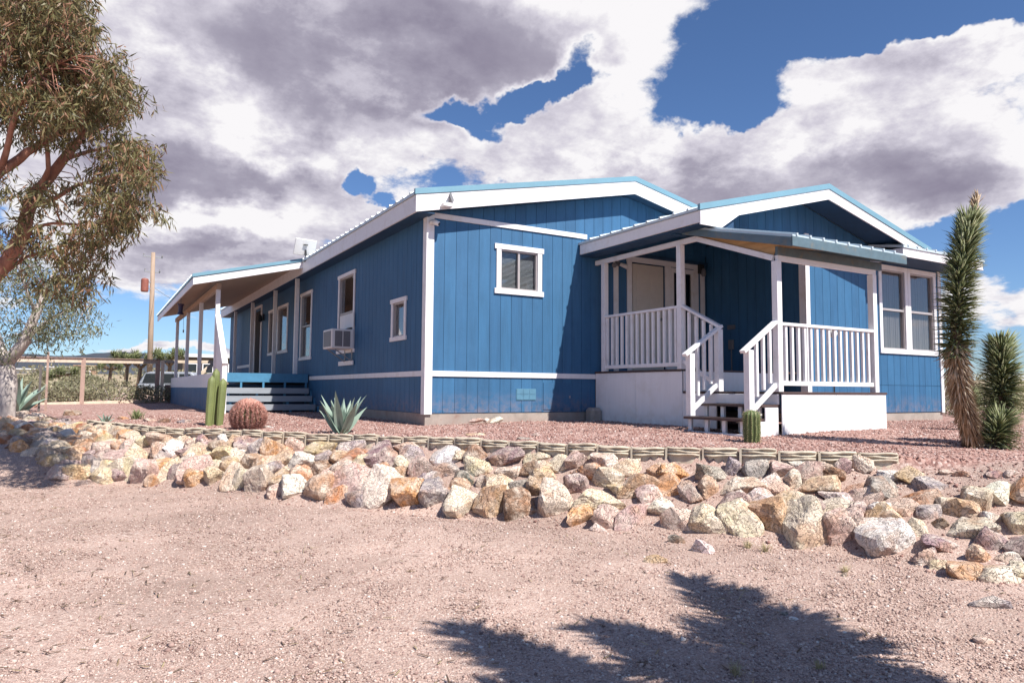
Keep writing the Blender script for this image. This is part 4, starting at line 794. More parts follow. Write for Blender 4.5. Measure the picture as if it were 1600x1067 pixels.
# ---------------------------------------------------------------- fittings on the house
def fittings():
    # window air conditioner
    A = thing('air_conditioner', (-.22, 3.85, 1.28), 'white boxy air conditioner sticking out of the side wall window', 'air conditioner')
    MB().box(-.46, -.03, 3.44, 4.04, 1.29, 1.67).build('casing', M['plastic_white'], A, bevel=.012)
    for a, b in ((-.40, -.255), (-.235, -.10)): MB().box(a, b, 3.432, 3.439, 1.33, 1.63).build('grille', M['grille'], A)
    MB().box(-.468, -.461, 3.50, 3.98, 1.33, 1.63).build('grille', M['grille'], A)
    for yy in (3.5, 3.95): MB().bar((-.03, yy, 1.05), (-.38, yy, 1.28), .02, .02).build('bracket', M['steel'], A)
    for yy in (3.5, 3.95): MB().box(-.05, -.03, yy - .01, yy + .01, 1.05, 1.285).build('bracket', M['steel'], A)
    MB().box(-.05, -.03, 3.42, 4.35, .98, 1.065).build('ledger', M['white'], A)
    MB().box(-.05, -.035, 3.42, 4.3, 1.72, 2.0).build('filler_panel', M['plastic_white'], A)
    # flat satellite antenna
    D = thing('satellite_dish', (-.28, 6.2, 3.47), 'flat white satellite antenna on a short mast where the porch roof meets the house', 'satellite dish')
    MB().tube([(-.28, 6.2, 3.40), (-.30, 6.2, 3.55), (-.30, 6.26, 3.72)], .022, 8).build('mast', M['black'], D)
    mb = MB(); c = Vector((-.32, 6.22, 3.735)); r = Vector((.93, .25, .05)).normalized(); n = Vector((.1, -.8, -.35)).normalized(); r = (r - n * r.dot(n)).normalized(); u = n.cross(r)
    mb.add([c + r * a * .25 + u * b * .19 + n * k for k in (-.015, .015) for a, b in ((-1, -1), (1, -1), (1, 1), (-1, 1))], [(0, 3, 2, 1), (4, 5, 6, 7), (0, 1, 5, 4), (1, 2, 6, 5), (2, 3, 7, 6), (3, 0, 4, 7)]); mb.build('panel', M['plastic_white'], D, bevel=.01)
    MB().bar((-.37, 6.16, 3.78), (-.27, 6.16, 3.78), .03, .02).build('bracket', M['black'], D)
    MB().prism([(-.34, 3.40), (-.20, 3.40), (-.20, 3.58), (-.30, 3.52)], 'y', 6.12, 6.24).build('base', M['black'], D)
    # solar floodlight on the rake board
    F = thing('solar_floodlight', (.16, -.32, 3.30), 'small white floodlight with a tilted solar panel on the main gable board', 'light')
    MB().box(.08, .24, -.40, -.29, 3.27, 3.34).build('lamp_body', M['plastic_white'], F, bevel=.015); MB().tube([(.16, -.33, 3.34), (.2, -.33, 3.42)], .015, 8).build('bracket', M['plastic_white'], F); MB().bar((.19, -.40, 3.40), (.27, -.30, 3.47), .13, .012, (1, 0, .6)).build('solar_panel', M['grille'], F)
    C = thing('security_camera', (.05, -.06, 3.08), 'round white and grey security camera near the top of the sunlit corner trim', 'camera')
    MB().lathe([(.045, -.03), (.05, 0), (.04, .03)], (.05, -.07, 3.09), 14).build('base', M['plastic_white'], C, smooth=True); MB().tube([(.05, -.10, 3.09), (.115, -.16, 3.05)], [.045, .036], 12).build('camera_head', M['plastic_white'], C, smooth=True); MB().tube([(.115, -.16, 3.05), (.12, -.166, 3.047)], .024, 12).build('lens', M['black'], C)
    Lp = thing('porch_lamp', (5.77, -.05, 2.9), 'black lantern lamp on the wall right of the porch doors', 'lamp')
    MB().box(5.71, 5.83, -.10, -.036, 2.80, 2.98).build('backplate', M['black'], Lp); MB().lathe([(.03, 0), (.05, .04), (.04, .12), (.015, .16)], (5.77, -.13, 2.74), 10).build('lantern', M['grille'], Lp)
    L2 = thing('side_lamp', (-.1, 12.1, 2.6), 'black lantern lamp beside the side porch door', 'lamp'); MB().box(-.06, -.03, 12.05, 12.2, 2.55, 2.75).build('backplate', M['black'], L2); MB().lathe([(.04, 0), (.08, .05), (.07, .18), (.02, .24)], (-.14, 12.12, 2.5), 10).build('lantern', M['black'], L2)
    F2 = thing('motion_light', (3.7, -.06, 2.8), 'small dark two-headed motion light under the porch ceiling by the left post', 'light')
    MB().box(3.66, 3.74, -.07, -.036, 2.76, 2.84).build('base', M['grille'], F2); MB().tube([(3.66, -.08, 2.79), (3.54, -.16, 2.74)], [.03, .045], 10).build('lamp_head', M['grille'], F2); MB().tube([(3.74, -.08, 2.79), (3.84, -.16, 2.74)], [.03, .045], 10).build('lamp_head', M['plastic_white'], F2)
    O = thing('outlet_box', (5.95, -.65, 1.4), 'grey weatherproof outlet box with conduit on the shaded porch wall', 'outlet'); MB().box(5.90, 5.958, -.70, -.60, 1.30, 1.48).build('box', M['grille'], O, bevel=.004); MB().tube([(5.935, -.65, .85), (5.935, -.65, 1.30)], .012, 8).build('conduit', M['grille'], O); MB().box(5.92, 5.958, -.73, -.57, 1.68, 1.76).build('hook', M['grille'], O)
    G = thing('glass_globe', (5.62, -3.0, 1.42), 'small pale round ornament just above the front porch railing', 'ornament'); MB().tube([(5.62, -3.0, .51), (5.62, -3.0, 1.38)], .012, 6).build('stake', M['black'], G); MB().lathe([(.01, -.07), (.05, -.05), (.07, 0), (.05, .05), (.01, .07)], (5.62, -3.0, 1.43), 16).build('globe', M['plastic_white'], G, smooth=True)
    St = tag(MB().box(2.98, 3.215, -.25, -.02, -.1, .22).build('corner_stone', M['concrete'], bevel=.05), 'dark rounded concrete block between the house wall and the white porch skirting', 'stone')
    # feeder hanging from the far corner of the side porch roof
    Fd = thing('bird_feeder', (-2.60, 9.0, 2.1), 'dark purple bird feeder hanging from the edge of the side porch roof', 'bird feeder'); c = (-2.60, 9.0, 2.3)
    MB().lathe([(.075, 0), (.075, .02), (.05, .06), (.05, .20), (.08, .24), (.08, .26)], c, 14).build('body', simple('dark_purple_plastic', (.03, .018, .05), .4, .1, 8, 0), Fd, smooth=False); MB().tube([(-2.6, 9.0, 2.55), (-2.6, 9.0, 2.74)], .004, 5).build('hanger', M['wire'], Fd)
    MB().tube([(-2.53, 9.0, 2.30), (-2.52, 9.0, 1.9)], .004, 5).tube([(-2.52, 9.0, 1.93), (-2.52, 9.0, 1.86)], .015, 6).build('chime', M['wire'], Fd)
fittings(); lap('fittings()')
# ---------------------------------------------------------------- plants
def axis_curve(pts, t):
    pts = np.asarray(pts, float); seg = np.linalg.norm(np.diff(pts, axis=0), axis=1); cum = np.concatenate([[0], np.cumsum(seg)]) / seg.sum()
    p = np.stack([np.interp(t, cum, pts[:, k]) for k in range(3)], -1); q = np.stack([np.interp(np.clip(t + .04, 0, 1), cum, pts[:, k]) for k in range(3)], -1); q0 = np.stack([np.interp(np.clip(t - .04, 0, 1), cum, pts[:, k]) for k in range(3)], -1)
    d = q - q0; return p, d / np.linalg.norm(d, axis=1)[:, None]
def yucca_arm(root, pts, r, green0, n, L, dead=True, wid=.012, taper=True, topclump=True):
    """one arm: core, green leaves from green0 to the tip, dead leaves hanging below"""
    p, d = axis_curve(pts, np.linspace(0, 1, 12)); MB().tube([tuple(x) for x in p], [r * (1.1 - .5 * i / 11) for i in range(12)], 9).build('trunk', M['yucca_core'], root, smooth=True)
    t = green0 + (1 - green0) * rng.random(n) ** .85; p, d = axis_curve(pts, t); th = rng.uniform(0, 2 * np.pi, n); a = np.cross(d, [0, 1, 0.3]); a /= np.linalg.norm(a, axis=1)[:, None]; b = np.cross(d, a)
    out = a * np.cos(th)[:, None] + b * np.sin(th)[:, None]; up = .10 + 1.5 * ((t - green0) / (1 - green0)) ** 2.2 + rng.normal(0, .22, n); dr = out + d * up[:, None]; dr /= np.linalg.norm(dr, axis=1)[:, None]
    V, F = spikes(p + out * r * .6, dr, L * rng.uniform(.75, 1.15, n), np.full(n, wid) * rng.uniform(.7, 1.2, n), .10); np_mesh('leaves', V, F, M['yucca'], root, kind='stuff')
    if dead:
        m = int(n * .75); t = (green0 + .06) * rng.random(m); p, d = axis_curve(pts, t); th = rng.uniform(0, 2 * np.pi, m); a = np.cross(d, [0, 1, 0.3]); a /= np.linalg.norm(a, axis=1)[:, None]; b = np.cross(d, a)
        out = a * np.cos(th)[:, None] + b * np.sin(th)[:, None]; dn = -.9 - 1.6 * (1 - t / green0) + rng.normal(0, .3, m); dr = out * .8 + d * dn[:, None]; dr /= np.linalg.norm(dr, axis=1)[:, None]
        V, F = spikes(p + out * r * .8, dr, L * rng.uniform(.5, .95, m), np.full(m, wid * .9), .05); np_mesh('dead_leaves', V, F, M['yucca_dead'], root, kind='stuff')
def yuccas():
    R = thing('yucca_tree', (4.08, -6.15, -.12), 'tall yucca tree with a shaggy tan trunk and dried flower spike, right of the house', 'yucca tree')
    DJ = 7.62; pts = [tuple(atpx(x_, y_, DJ)) for x_, y_ in ((1526, 712), (1512, 655), (1500, 610), (1493, 545), (1498, 440), (1510, 372), (1516, 345))]
    yucca_arm(R, pts, .068, .42, 1700, .215)
    n = 90; V, F = spikes(atpx(1515, 352, DJ) + rng.normal(0, .012, (n, 3)) + np.linspace(0, 1, n)[:, None] * (atpx(1527, 312, DJ) - atpx(1515, 352, DJ)), (lambda q: q / np.linalg.norm(q, axis=1)[:, None])(rng.normal(0, .35, (n, 3)) + [0.1, 0, 1]), np.full(n, .11), np.full(n, .011)); np_mesh('flower_spike', V, F, M['yucca_dead'], R, kind='stuff')
    R = thing('yucca_tree', (4.3, -6.1, -.12), 'shorter two-headed green yucca tree behind the foot of the tall one', 'yucca tree')
    yucca_arm(R, [tuple(atpx(x_, y_, 7.8)) for x_, y_ in ((1540, 712), (1560, 650), (1565, 600), (1563, 540))], .06, .42, 1000, .25)
    yucca_arm(R, [tuple(atpx(x_, y_, 7.6)) for x_, y_ in ((1545, 708), (1556, 680), (1565, 655))], .05, .2, 480, .24)
    for i, (x, y, s, lab) in enumerate(((6.3, -4.6, .75, 'small green yucca behind the two-headed one at the right edge'), (9.4, -3.6, .9, 'yucca clump beyond the right corner of the house'))):
        z = float(height(x, y)); R = thing('yucca_plant', (x, y, z), lab, 'yucca'); yucca_arm(R, [(x, y, z - .1), (x + .05, y, z + .3 * s), (x + .03, y, z + .62 * s)], .05, .3, 330, .26)
    # the tree behind the viewer's right shoulder whose shade lies across the driveway
    R = thing('joshua_tree', (1.45, -10.9, -.85), 'many-armed Joshua tree outside the frame whose shadow lies across the driveway', 'joshua tree')
    def lift(px, py, h):
        p = surf_hit(px, py)
        while True:                                      # high enough up the sun's path to stand outside the picture
            q = np.array(p) + np.array(SUN[:]) / SUN[2] * h; v = q - C0; z_ = v @ FF
            if z_ < .1 or v @ RR / z_ * FPX > 800 + 420 / z_ or h > 5: return tuple(q)
            h += .05
    bx = (1.30, -10.6, -.86)
    j1 = lift(1480, 1100, 1.6); tips = [((1085, 905), 3.1), ((1240, 960), 2.7), ((945, 985), 2.9), ((725, 990), 2.9), ((760, 1090), 2.5), ((1330, 1000), 2.3), ((1190, 1040), 2.6), ((1010, 1040), 2.7), ((880, 1070), 2.6), ((1420, 1070), 2.0), ((1150, 925), 3.0), ((1130, 985), 2.8), ((1290, 1030), 2.5), ((1370, 1055), 2.3), ((980, 1000), 2.9), ((790, 1010), 2.8), ((850, 1040), 2.7)]
    MB().tube([bx, tuple(Vector(bx) * .5 + Vector(j1) * .5), j1], [.17, .15, .14], 12).build('trunk', M['yucca_core'], R, smooth=True)
    j2 = lift(1240, 1075, 2.3); j3 = lift(960, 1110, 2.35)
    MB().tube([j1, j2, j3], [.12, .11, .09], 10).build('trunk', M['yucca_core'], R, smooth=True)
    for (q, h) in tips:
        t = lift(*q, h); s = min((j1, j2, j3), key=lambda a: (Vector(a) - Vector(t)).length); mid = Vector(s) * .5 + Vector(t) * .5 - Vector((0, 0, .08)); yucca_arm(R, [s, tuple(mid), t], .06, .05, 260, .29, dead=False, wid=.015)
yuccas(); lap('yuccas()')
def agave(x, y, z, size, label, nl=20, seed=3, spread=1.):
    r = random.Random(seed); R = thing('agave', (x, y, z), label, 'agave'); ns = 9
    for i in range(nl):
        k = i / (nl - 1); ang = i * 2.39996 + r.uniform(-.2, .2); lean = (1.25 - 1.05 * k) * spread + r.uniform(-.08, .08); Ln = size * (.72 + .38 * math.sin(math.pi * min(1, k + .15))) * r.uniform(.88, 1.1); w = size * .095 * (1.15 - .35 * k)
        mb = MB(); vs = []; p = Vector((x, y, z - .03)); el = math.pi / 2 - lean * .95; curl = r.uniform(.35, 1.1) * (1 if k < .55 else .25)
        for s_ in range(ns + 1):
            t = s_ / ns; e_ = el + lean * .35 * math.sin(t * math.pi) - (curl * (t - .6) * 1.2 if t > .6 and k < .5 else 0) * .0 + (.5 * curl * max(0, t - .7))
            d = Vector((math.cos(ang) * math.cos(e_), math.sin(ang) * math.cos(e_), math.sin(e_))); side = Vector((-math.sin(ang), math.cos(ang), 0)); nn = d.cross(side)
            ww = w * (0.75 + .45 * math.sin(math.pi * min(t * 1.15, 1))) * (1 - t ** 3.2) + .001
            if s_: p = p + d * (Ln / ns)
            vs += [p - side * ww + nn * (-.25 * ww), p + nn * .10 * ww + nn * (.12 * ww), p + side * ww - nn * .25 * ww, p + nn * (.55 * ww)]
        for s_ in range(ns):
            a = s_ * 4; b = a + 4; mb_f = [(a, a + 1, b + 1, b), (a + 1, a + 2, b + 2, b + 1), (a + 2, a + 3, b + 3, b + 2), (a + 3, a, b, b + 3)]; mb.f += mb_f
        mb.v = [tuple(v) for v in vs]; mb.f.append((0, 3, 2, 1)); mb.build('leaf', M['agave'], R, smooth=False)
    return R
agave(-1.40, -.36, -.10, .57, 'blue-green agave with tall pointed leaves behind the edging, in front of the side wall', 20, 5, .84)
agave(-5.85, 8.6, -.12, .95, 'large pale agave beside the pale tree at the left edge', 22, 9, 1.15)
agave(-4.15, 4.6, -.12, .22, 'tiny grey agave behind the left end of the edging', 12, 4, 1.1)
def cactus_stem(root, c, rad, h, ribs, mat, name='stem', lean=(0, 0), depth=.18, nz_=14):
    mb = MB(); n = ribs * 4; vs = []
    for i in range(nz_ + 1):
        t = i / nz_; z = h * t; rr = rad * (min(1, .82 + .5 * t) if t < .35 else 1) * (math.sqrt(max(0, 1 - ((t - .86) / .14) ** 2)) if t > .86 else 1)
        for k in range(n):
            a = 2 * math.pi * k / n; q = rr * (1 - depth * (.5 + .5 * math.cos(a * ribs + math.pi))); vs.append((c[0] + q * math.cos(a) + lean[0] * t, c[1] + q * math.sin(a) + lean[1] * t, c[2] + z))
    mb.v = vs; mb.f = [(i * n + k, i * n + (k + 1) % n, (i + 1) * n + (k + 1) % n, (i + 1) * n + k) for i in range(nz_) for k in range(n)]
    return mb.build(name, mat, root, smooth=True)
def cactus_spines(root, c, radfn, h, ribs, rows, per, L, wd, mat, lean=(0, 0), phase=0.):
    B = []; D = []
    for i in range(rows):
        t = (i + .5) / rows; r_, z = radfn(t); nrm_z = (.9 if t > .8 else .15)
        for k in range(ribs):
            a = 2 * math.pi * k / ribs + phase
            for j in range(per):
                B.append((c[0] + r_ * math.cos(a) + lean[0] * t, c[1] + r_ * math.sin(a) + lean[1] * t, c[2] + z)); q = np.array([math.cos(a), math.sin(a), nrm_z]) + rng.normal(0, .75, 3); D.append(q / np.linalg.norm(q))
    B = np.array(B); D = np.array(D); n = len(B); V, F = spikes(B, D, L * rng.uniform(.6, 1.2, n), np.full(n, wd)); np_mesh('spines', V, F, mat, root, kind='stuff')
def cacti():
    # golden-spined column by the front steps
    x, y, z = 2.25, -4.28, -.13; R = thing('column_cactus', (x, y, z), 'short ribbed green column cactus behind the edging in front of the porch steps', 'cactus')
    cactus_stem(R, (x, y, z), .098, .43, 13, M['cactus'], depth=.22); rf = lambda t: (.100 * (math.sqrt(max(.02, 1 - ((t - .86) / .14) ** 2)) if t > .86 else 1), .43 * t); cactus_spines(R, (x, y, z), rf, .43, 13, 20, 4, .022, .0022, M['spine_tan'])
    # three-stemmed column
    x, y, z = -2.66, 2.2, -.09; R = thing('column_cactus', (x, y, z), 'tall three-stemmed smooth green column cactus in front of the side porch steps', 'cactus')
    for dx, dy, h, ln in ((-.10, .02, .80, (.03, 0)), (.055, -.03, .76, (.035, 0)), (-.02, .10, .92, (.02, 0))):
        cactus_stem(R, (x + dx, y + dy, z), .062, h, 9, M['cactus2'], depth=.10, lean=ln)
        rf = lambda t, h=h: (.061 * (math.sqrt(max(.02, 1 - ((t - .86) / .14) ** 2)) if t > .86 else 1), h * t); cactus_spines(R, (x + dx, y + dy, z), rf, h, 9, 26, 2, .010, .0014, M['spine_tan'], ln)
    # barrel cactus
    x, y, z = -2.36, 1.12, -.12; r0 = .235; H = .43; R = thing('barrel_cactus', (x, y, z), 'round pink-spined barrel cactus behind the edging between the column cactus and the agave', 'cactus')
    mb = MB(); n = 21 * 4; vs = []; rows = 16
    for i in range(rows + 1):
        t = i / rows; ph = -1.05 + t * (math.pi / 2 + 1.05); rr = r0 * math.cos(ph) + .002; zz = H * .48 + H * .52 * math.sin(ph)
        for k in range(n): a = 2 * math.pi * k / n; q = rr * (1 - .16 * (.5 + .5 * math.cos(a * 21 + math.pi))); vs.append((x + q * math.cos(a), y + q * math.sin(a), z + zz))
    mb.v = vs; mb.f = [(i * n + k, i * n + (k + 1) % n, (i + 1) * n + (k + 1) % n, (i + 1) * n + k) for i in range(rows) for k in range(n)]; mb.build('body', M['cactus'], R, smooth=True)
    rf = lambda t: ((r0 * math.cos(-1.0 + t * 2.5) * .99), H * .48 + H * .52 * math.sin(-1.0 + t * 2.5)); cactus_spines(R, (x, y, z), rf, H, 21, 28, 20, .060, .0060, M['spine_pink'])
cacti(); lap('cacti()')
def tuft(x, y, size, n, mat, label, name='grass_tuft', cat='plant', width=.004):
    z = float(height(x, y)); d = rng.normal(0, .55, (n, 3)); d[:, 2] = np.abs(d[:, 2]) + .8; d /= np.linalg.norm(d, axis=1)[:, None]
    V, F = spikes(np.array([x, y, z]) + rng.normal(0, size * .12, (n, 3)) * [1, 1, 0], d, size * rng.uniform(.5, 1.1, n), np.full(n, width), .15); return tag(np_mesh(name, V, F, mat, off=np.zeros(3)), label, cat)
p = surf_hit(213, 655); tuft(p[0], p[1], .26, 90, M['yucca'], 'low bright green spiky plant behind the left part of the edging', 'spiky_plant', width=.009)
for px, py, s_, lab in ((1195, 862, .12, 'dry straw tuft at the foot of the bank below the tall cream rocks'), (1168, 856, .10, 'thin dry grass tuft left of the fuller straw tuft at the bank foot'), (1320, 895, .09, 'dry stalks around the small brown clod on the driveway'), (1150, 1055, .10, 'reddish dry tuft inside the large shadow at the bottom edge'), (806, 800, .16, 'pale dry grass between two rocks in the bottom row'), (1280, 1045, .07, 'small straw tuft in the shadow near the bottom right')):
    p = surf_hit(px, py); tuft(p[0], p[1], s_, 46, M['drygrass'], lab, 'dry_grass_tuft', 'grass', .0022)
# ---------------------------------------------------------------- trees
def leafcloud(centres, tips_per, leaves_per, spread, Ls, Wd):
    """drooping narrow leaves hung round twig tips"""
    c = np.repeat(np.array(centres), tips_per, 0); c = c + rng.normal(0, 1, c.shape) * spread; k = np.repeat(c, leaves_per, 0); n = len(k)
    k = k + rng.normal(0, 1, k.shape) * spread * .42; d = rng.normal(0, .55, (n, 3)) + [0, 0, -.75]; d /= np.linalg.norm(d, axis=1)[:, None]
    s = np.cross(d, rng.normal(0, 1, (n, 3))); s /= np.linalg.norm(s, axis=1)[:, None]; L_ = Ls * rng.uniform(.6, 1.25, n)[:, None]; w = Wd * rng.uniform(.7, 1.2, n)[:, None]
    V = np.stack([k, k + d * L_ * .4 + s * w, k + d * L_, k + d * L_ * .4 - s * w], 1).reshape(-1, 3); F = np.arange(n * 4).reshape(-1, 4); return V, F, c
def limb(mb, pts, r0, r1, n=7):
    pts = [Vector(p) for p in pts]; q = []
    for a, b in zip(pts[:-1], pts[1:]):
        for k in range(4): t = k / 4; v = a.lerp(b, t); q.append(v + Vector((mnoise.noise(v * 1.3), mnoise.noise(v * 1.3 + Vector((5, 0, 0))), mnoise.noise(v * 1.3 + Vector((0, 7, 0))))) * .10)
    q.append(pts[-1]); mb.tube([tuple(v) for v in q], [r0 + (r1 - r0) * i / (len(q) - 1) for i in range(len(q))], n); return q
def big_tree():
    D = 8.6; base = atpx(-150, 770, D); base[2] = float(height(base[0], base[1])); R = thing('eucalyptus_tree', tuple(base), 'big eucalyptus with reddish limbs and drooping olive leaves filling the upper left corner', 'tree')
    W = lambda px, py, dd=0.: tuple(atpx(px, py, D + dd)); mb = MB(); ends = []
    fork = W(-90, 560); tr = MB(); limb(tr, [tuple(base - np.array([0, 0, .2])), W(-130, 680), fork], .19, .15, 12); tr.build('trunk', M['bark_red'], R, smooth=True)
    L = [([(-90, 560, 0), (-20, 440, 0), (41, 366, .1), (62, 300, .2), (96, 253, .2), (124, 219, .3), (150, 160, .4), (175, 120, .4)], .105, .022), ([(-90, 560, 0), (-60, 380, -.4), (0, 270, -.3), (42, 233, -.2), (84, 216, 0), (130, 200, 0)], .09, .02), ([(-60, 380, -.4), (-50, 250, -.6), (-20, 130, -.5), (30, 40, -.3), (70, -30, -.3)], .07, .02),
         ([(56, 329, .1), (94, 312, .0), (120, 292, -.1), (165, 280, -.1), (215, 270, 0)], .035, .010), ([(64, 300, .2), (79, 260, 0), (70, 200, -.2), (50, 140, -.2), (40, 80, -.2)], .035, .012), ([(96, 253, .2), (150, 235, .5), (195, 225, .6), (230, 240, .6)], .028, .008), ([(41, 366, .1), (100, 350, -.2), (150, 350, -.2), (200, 330, 0)], .022, .007),
         ([(-20, 440, 0), (40, 400, .4), (90, 390, .5), (140, 410, .4)], .03, .008), ([(124, 219, .3), (160, 200, .4), (190, 180, .5), (205, 150, .5)], .018, .006), ([(0, 270, -.3), (20, 200, -.6), (60, 130, -.7), (110, 90, -.7)], .04, .01), ([(-50, 250, -.6), (-80, 120, -.3), (-60, 10, 0)], .05, .02), ([(-90, 560, 0), (-160, 400, .5), (-220, 220, .5), (-220, 60, .3)], .09, .03)]
    for pts, r0, r1 in L:
        q = limb(mb, [W(*p) for p in pts], r0, r1); ends += q[4:]
    mb.build('branch', M['bark_red'], R, smooth=True)
    # clumps of foliage
    E = [(10, 60, 105, 85, 120), (90, 60, 52, 56, 52), (112, 165, 66, 50, 62), (165, 155, 36, 42, 30), (30, 170, 75, 50, 34), (186, 258, 40, 34, 28), (160, 330, 50, 40, 16), (200, 320, 40, 34, 18), (30, 300, 45, 30, 10), (130, 400, 30, 45, 11), (90, 370, 50, 30, 9), (60, 10, 90, 50, 44), (-120, 150, 120, 160, 60), (-140, 380, 80, 120, 14), (222, 268, 20, 24, 8), (105, 440, 40, 40, 10), (20, 380, 40, 36, 10), (150, 130, 46, 40, 26)]
    cs = []
    for x, y, rx, ry, n in E:
        for _ in range(n):
            a = random.uniform(0, 2 * math.pi); r = math.sqrt(random.random()); cs.append(tuple(atpx(x + rx * r * math.cos(a), y + ry * r * math.sin(a), D + random.uniform(-.9, 1.1))))
    V, F, tips = leafcloud(cs, 4, 20, .105, .12, .0098); np_mesh('crown', V, F, M['euc_leaf'], R, kind='stuff')
    tw = MB(); E_ = np.array([e[:] for e in ends])
    for c in cs:
        c = np.array(c); k = np.argsort(((E_ - c) ** 2).sum(1))[random.randint(0, 2)]; a = E_[k]; m_ = (a + c) / 2 + np.array([0, 0, .12]); tw.tube([tuple(a), tuple(m_), tuple(c)], [.009, .006, .003], 4)
    tw.build('twigs', M['bark_red'], R, smooth=True, kind='stuff')
big_tree(); lap('big_tree()')
def small_tree():
    D = 12.5; base = atpx(14, 650, D); base[2] = float(height(base[0], base[1])); R = thing('pale_tree', tuple(base), 'smaller pale-barked tree with sparse grey-green leaves rising from the rocks at left', 'tree')
    W = lambda px, py, dd=0.: tuple(atpx(px, py, D + dd)); tr = MB(); limb(tr, [tuple(base - np.array([0, 0, .15])), W(14, 600), W(8, 570)], .15, .13, 10); tr.build('trunk', M['bark_grey'], R, smooth=True); mb = MB(); ends = []
    for pts, r0, r1 in (([(8, 570, 0), (45, 530, 0), (62, 490, 0), (75, 450, .1), (90, 420, .2)], .12, .02), ([(45, 530, 0), (80, 500, .1), (115, 480, .2), (150, 475, .2)], .04, .008), ([(8, 570, 0), (-20, 500, .2), (-20, 430, .3), (0, 390, .3)], .10, .02), ([(62, 490, 0), (40, 450, -.3), (30, 420, -.3)], .035, .008), ([(0, 575, .1), (30, 545, .5), (70, 530, .6)], .03, .008)):
        ends += limb(mb, [W(*p) for p in pts], r0, r1)[3:]
    mb.build('branch', M['bark_grey'], R, smooth=True); cs = []
    for x, y, rx, ry, n in ((40, 450, 56, 44, 22), (90, 465, 50, 34, 18), (108, 508, 42, 18, 14), (60, 530, 50, 16, 9), (10, 520, 30, 40, 11), (-20, 430, 60, 60, 16), (30, 405, 40, 22, 9), (135, 490, 20, 16, 3)):
        for _ in range(n): a = random.uniform(0, 6.3); r = math.sqrt(random.random()); cs.append(tuple(atpx(x + rx * r * math.cos(a), y + ry * r * math.sin(a), D + random.uniform(-.9, .9))))
    V, F, tips = leafcloud(cs, 4, 16, .17, .105, .010); np_mesh('crown', V, F, M['euc_leaf2'], R, kind='stuff'); tw = MB(); E_ = np.array([e[:] for e in ends])
    for c in cs: c = np.array(c); a = E_[np.argsort(((E_ - c) ** 2).sum(1))[random.randint(0, 2)]]; tw.tube([tuple(a), tuple((a + c) / 2 + np.array([0, 0, .08])), tuple(c)], [.010, .006, .003], 4)
    tw.build('twigs', M['bark_grey'], R, smooth=True, kind='stuff')
small_tree(); lap('small_tree()')
# ---------------------------------------------------------------- fence
def fence():
    R = thing('wire_fence', (-4.5, 15., -.1), 'low fence of raw timber rails and posts with wire mesh across the yard at left', 'fence')
    a = Vector((-6.9, 14.2, 0)); b = Vector((-2.42, 17.35, 0)); g = lambda p: float(height(p.x, p.y)); U_ = (b - a).normalized(); L_ = (b - a).length
    MB().bar((a.x, a.y, 1.27), (b.x, b.y, 1.40), .04, .13).build('rail', M['lumber'], R); MB().bar((a.x, a.y, -.02), (b.x, b.y, .06), .04, .10).build('rail', M['lumber'], R)
    MB().bar((a.x, a.y - .03, 1.35), (b.x, b.y - .03, 1.48), .07, .02).build('rail', M['redlumber'], R)
    for t in (.0, .5,): p_ = a + U_ * L_ * (t if t else .02); MB().box(p_.x - .06, p_.x + .06, p_.y - .06, p_.y + .06, g(p_) - .1, 1.38 + .1 * t).build('post', M['redlumber'], R)
    MB().box(b.x - .12, b.x + .02, b.y - .07, b.y + .07, -.15, 1.50).build('post', M['redlumber'], R); MB().box(b.x + .05, b.x + .15, b.y - .07, b.y + .07, -.15, 1.46).build('post', M['lumber'], R)
    c = Vector((-.3, 18.6, 0)); MB().bar((b.x + .1, b.y, 1.42), (c.x, c.y, 1.50), .04, .10).build('rail', M['lumber'], R); MB().bar((b.x + .1, b.y, .02), (c.x, c.y, .1), .04, .08).build('rail', M['lumber'], R)
    MB().bar((b.x + 1.0, b.y + .6, .65), (b.x + 1.9, b.y + 1.1, 1.45), .05, .12).build('brace', M['lumber'], R); MB().bar((b.x + 1.9, b.y + 1.1, 1.4), (c.x, c.y + .0, .5), .05, .12).build('brace', M['lumber'], R)
    MB().box(b.x + .2, b.x + .75, b.y + .1, b.y + .14, -.05, .62).build('gate_board', M['redlumber'], R)
    w = MB(); n = int(L_ / .10)
    for i in range(n + 1):
        p_ = a + U_ * (i * .10); w.bar((p_.x, p_.y + .03, 0.), (p_.x, p_.y + .03, 1.3), .0035, .0035, (1, 0, 0))
    for k in range(13): w.bar((a.x, a.y + .03, .05 + k * .1), (b.x, b.y + .03, .08 + k * .1), .0035, .0035)
    w.build('wire_mesh', M['wire'], R, kind='stuff')
    for x, y, h, nm, lab, m_ in ((-5.27, 9.1, 1.30, 'stake', 'thin brown stake standing in the yard in front of the fence, the taller of two', 'redlumber'), (-5.37, 8.6, 1.0, 'stake', 'thin dark metal stake left of the taller brown one', 'wire')):
        z = float(height(x, y)); tag(MB().box(x - .022, x + .022, y - .022, y + .022, z - .1, h).build(nm, M[m_]), lab, 'stake')
    tag(MB().bar((-1.9, 16.0, .0), (.0, 17.2, .05), .25, .14).build('timber_beam', M['redlumber']), 'weathered red-brown timber lying on the ground behind the fence', 'timber')
fence(); lap('fence()')
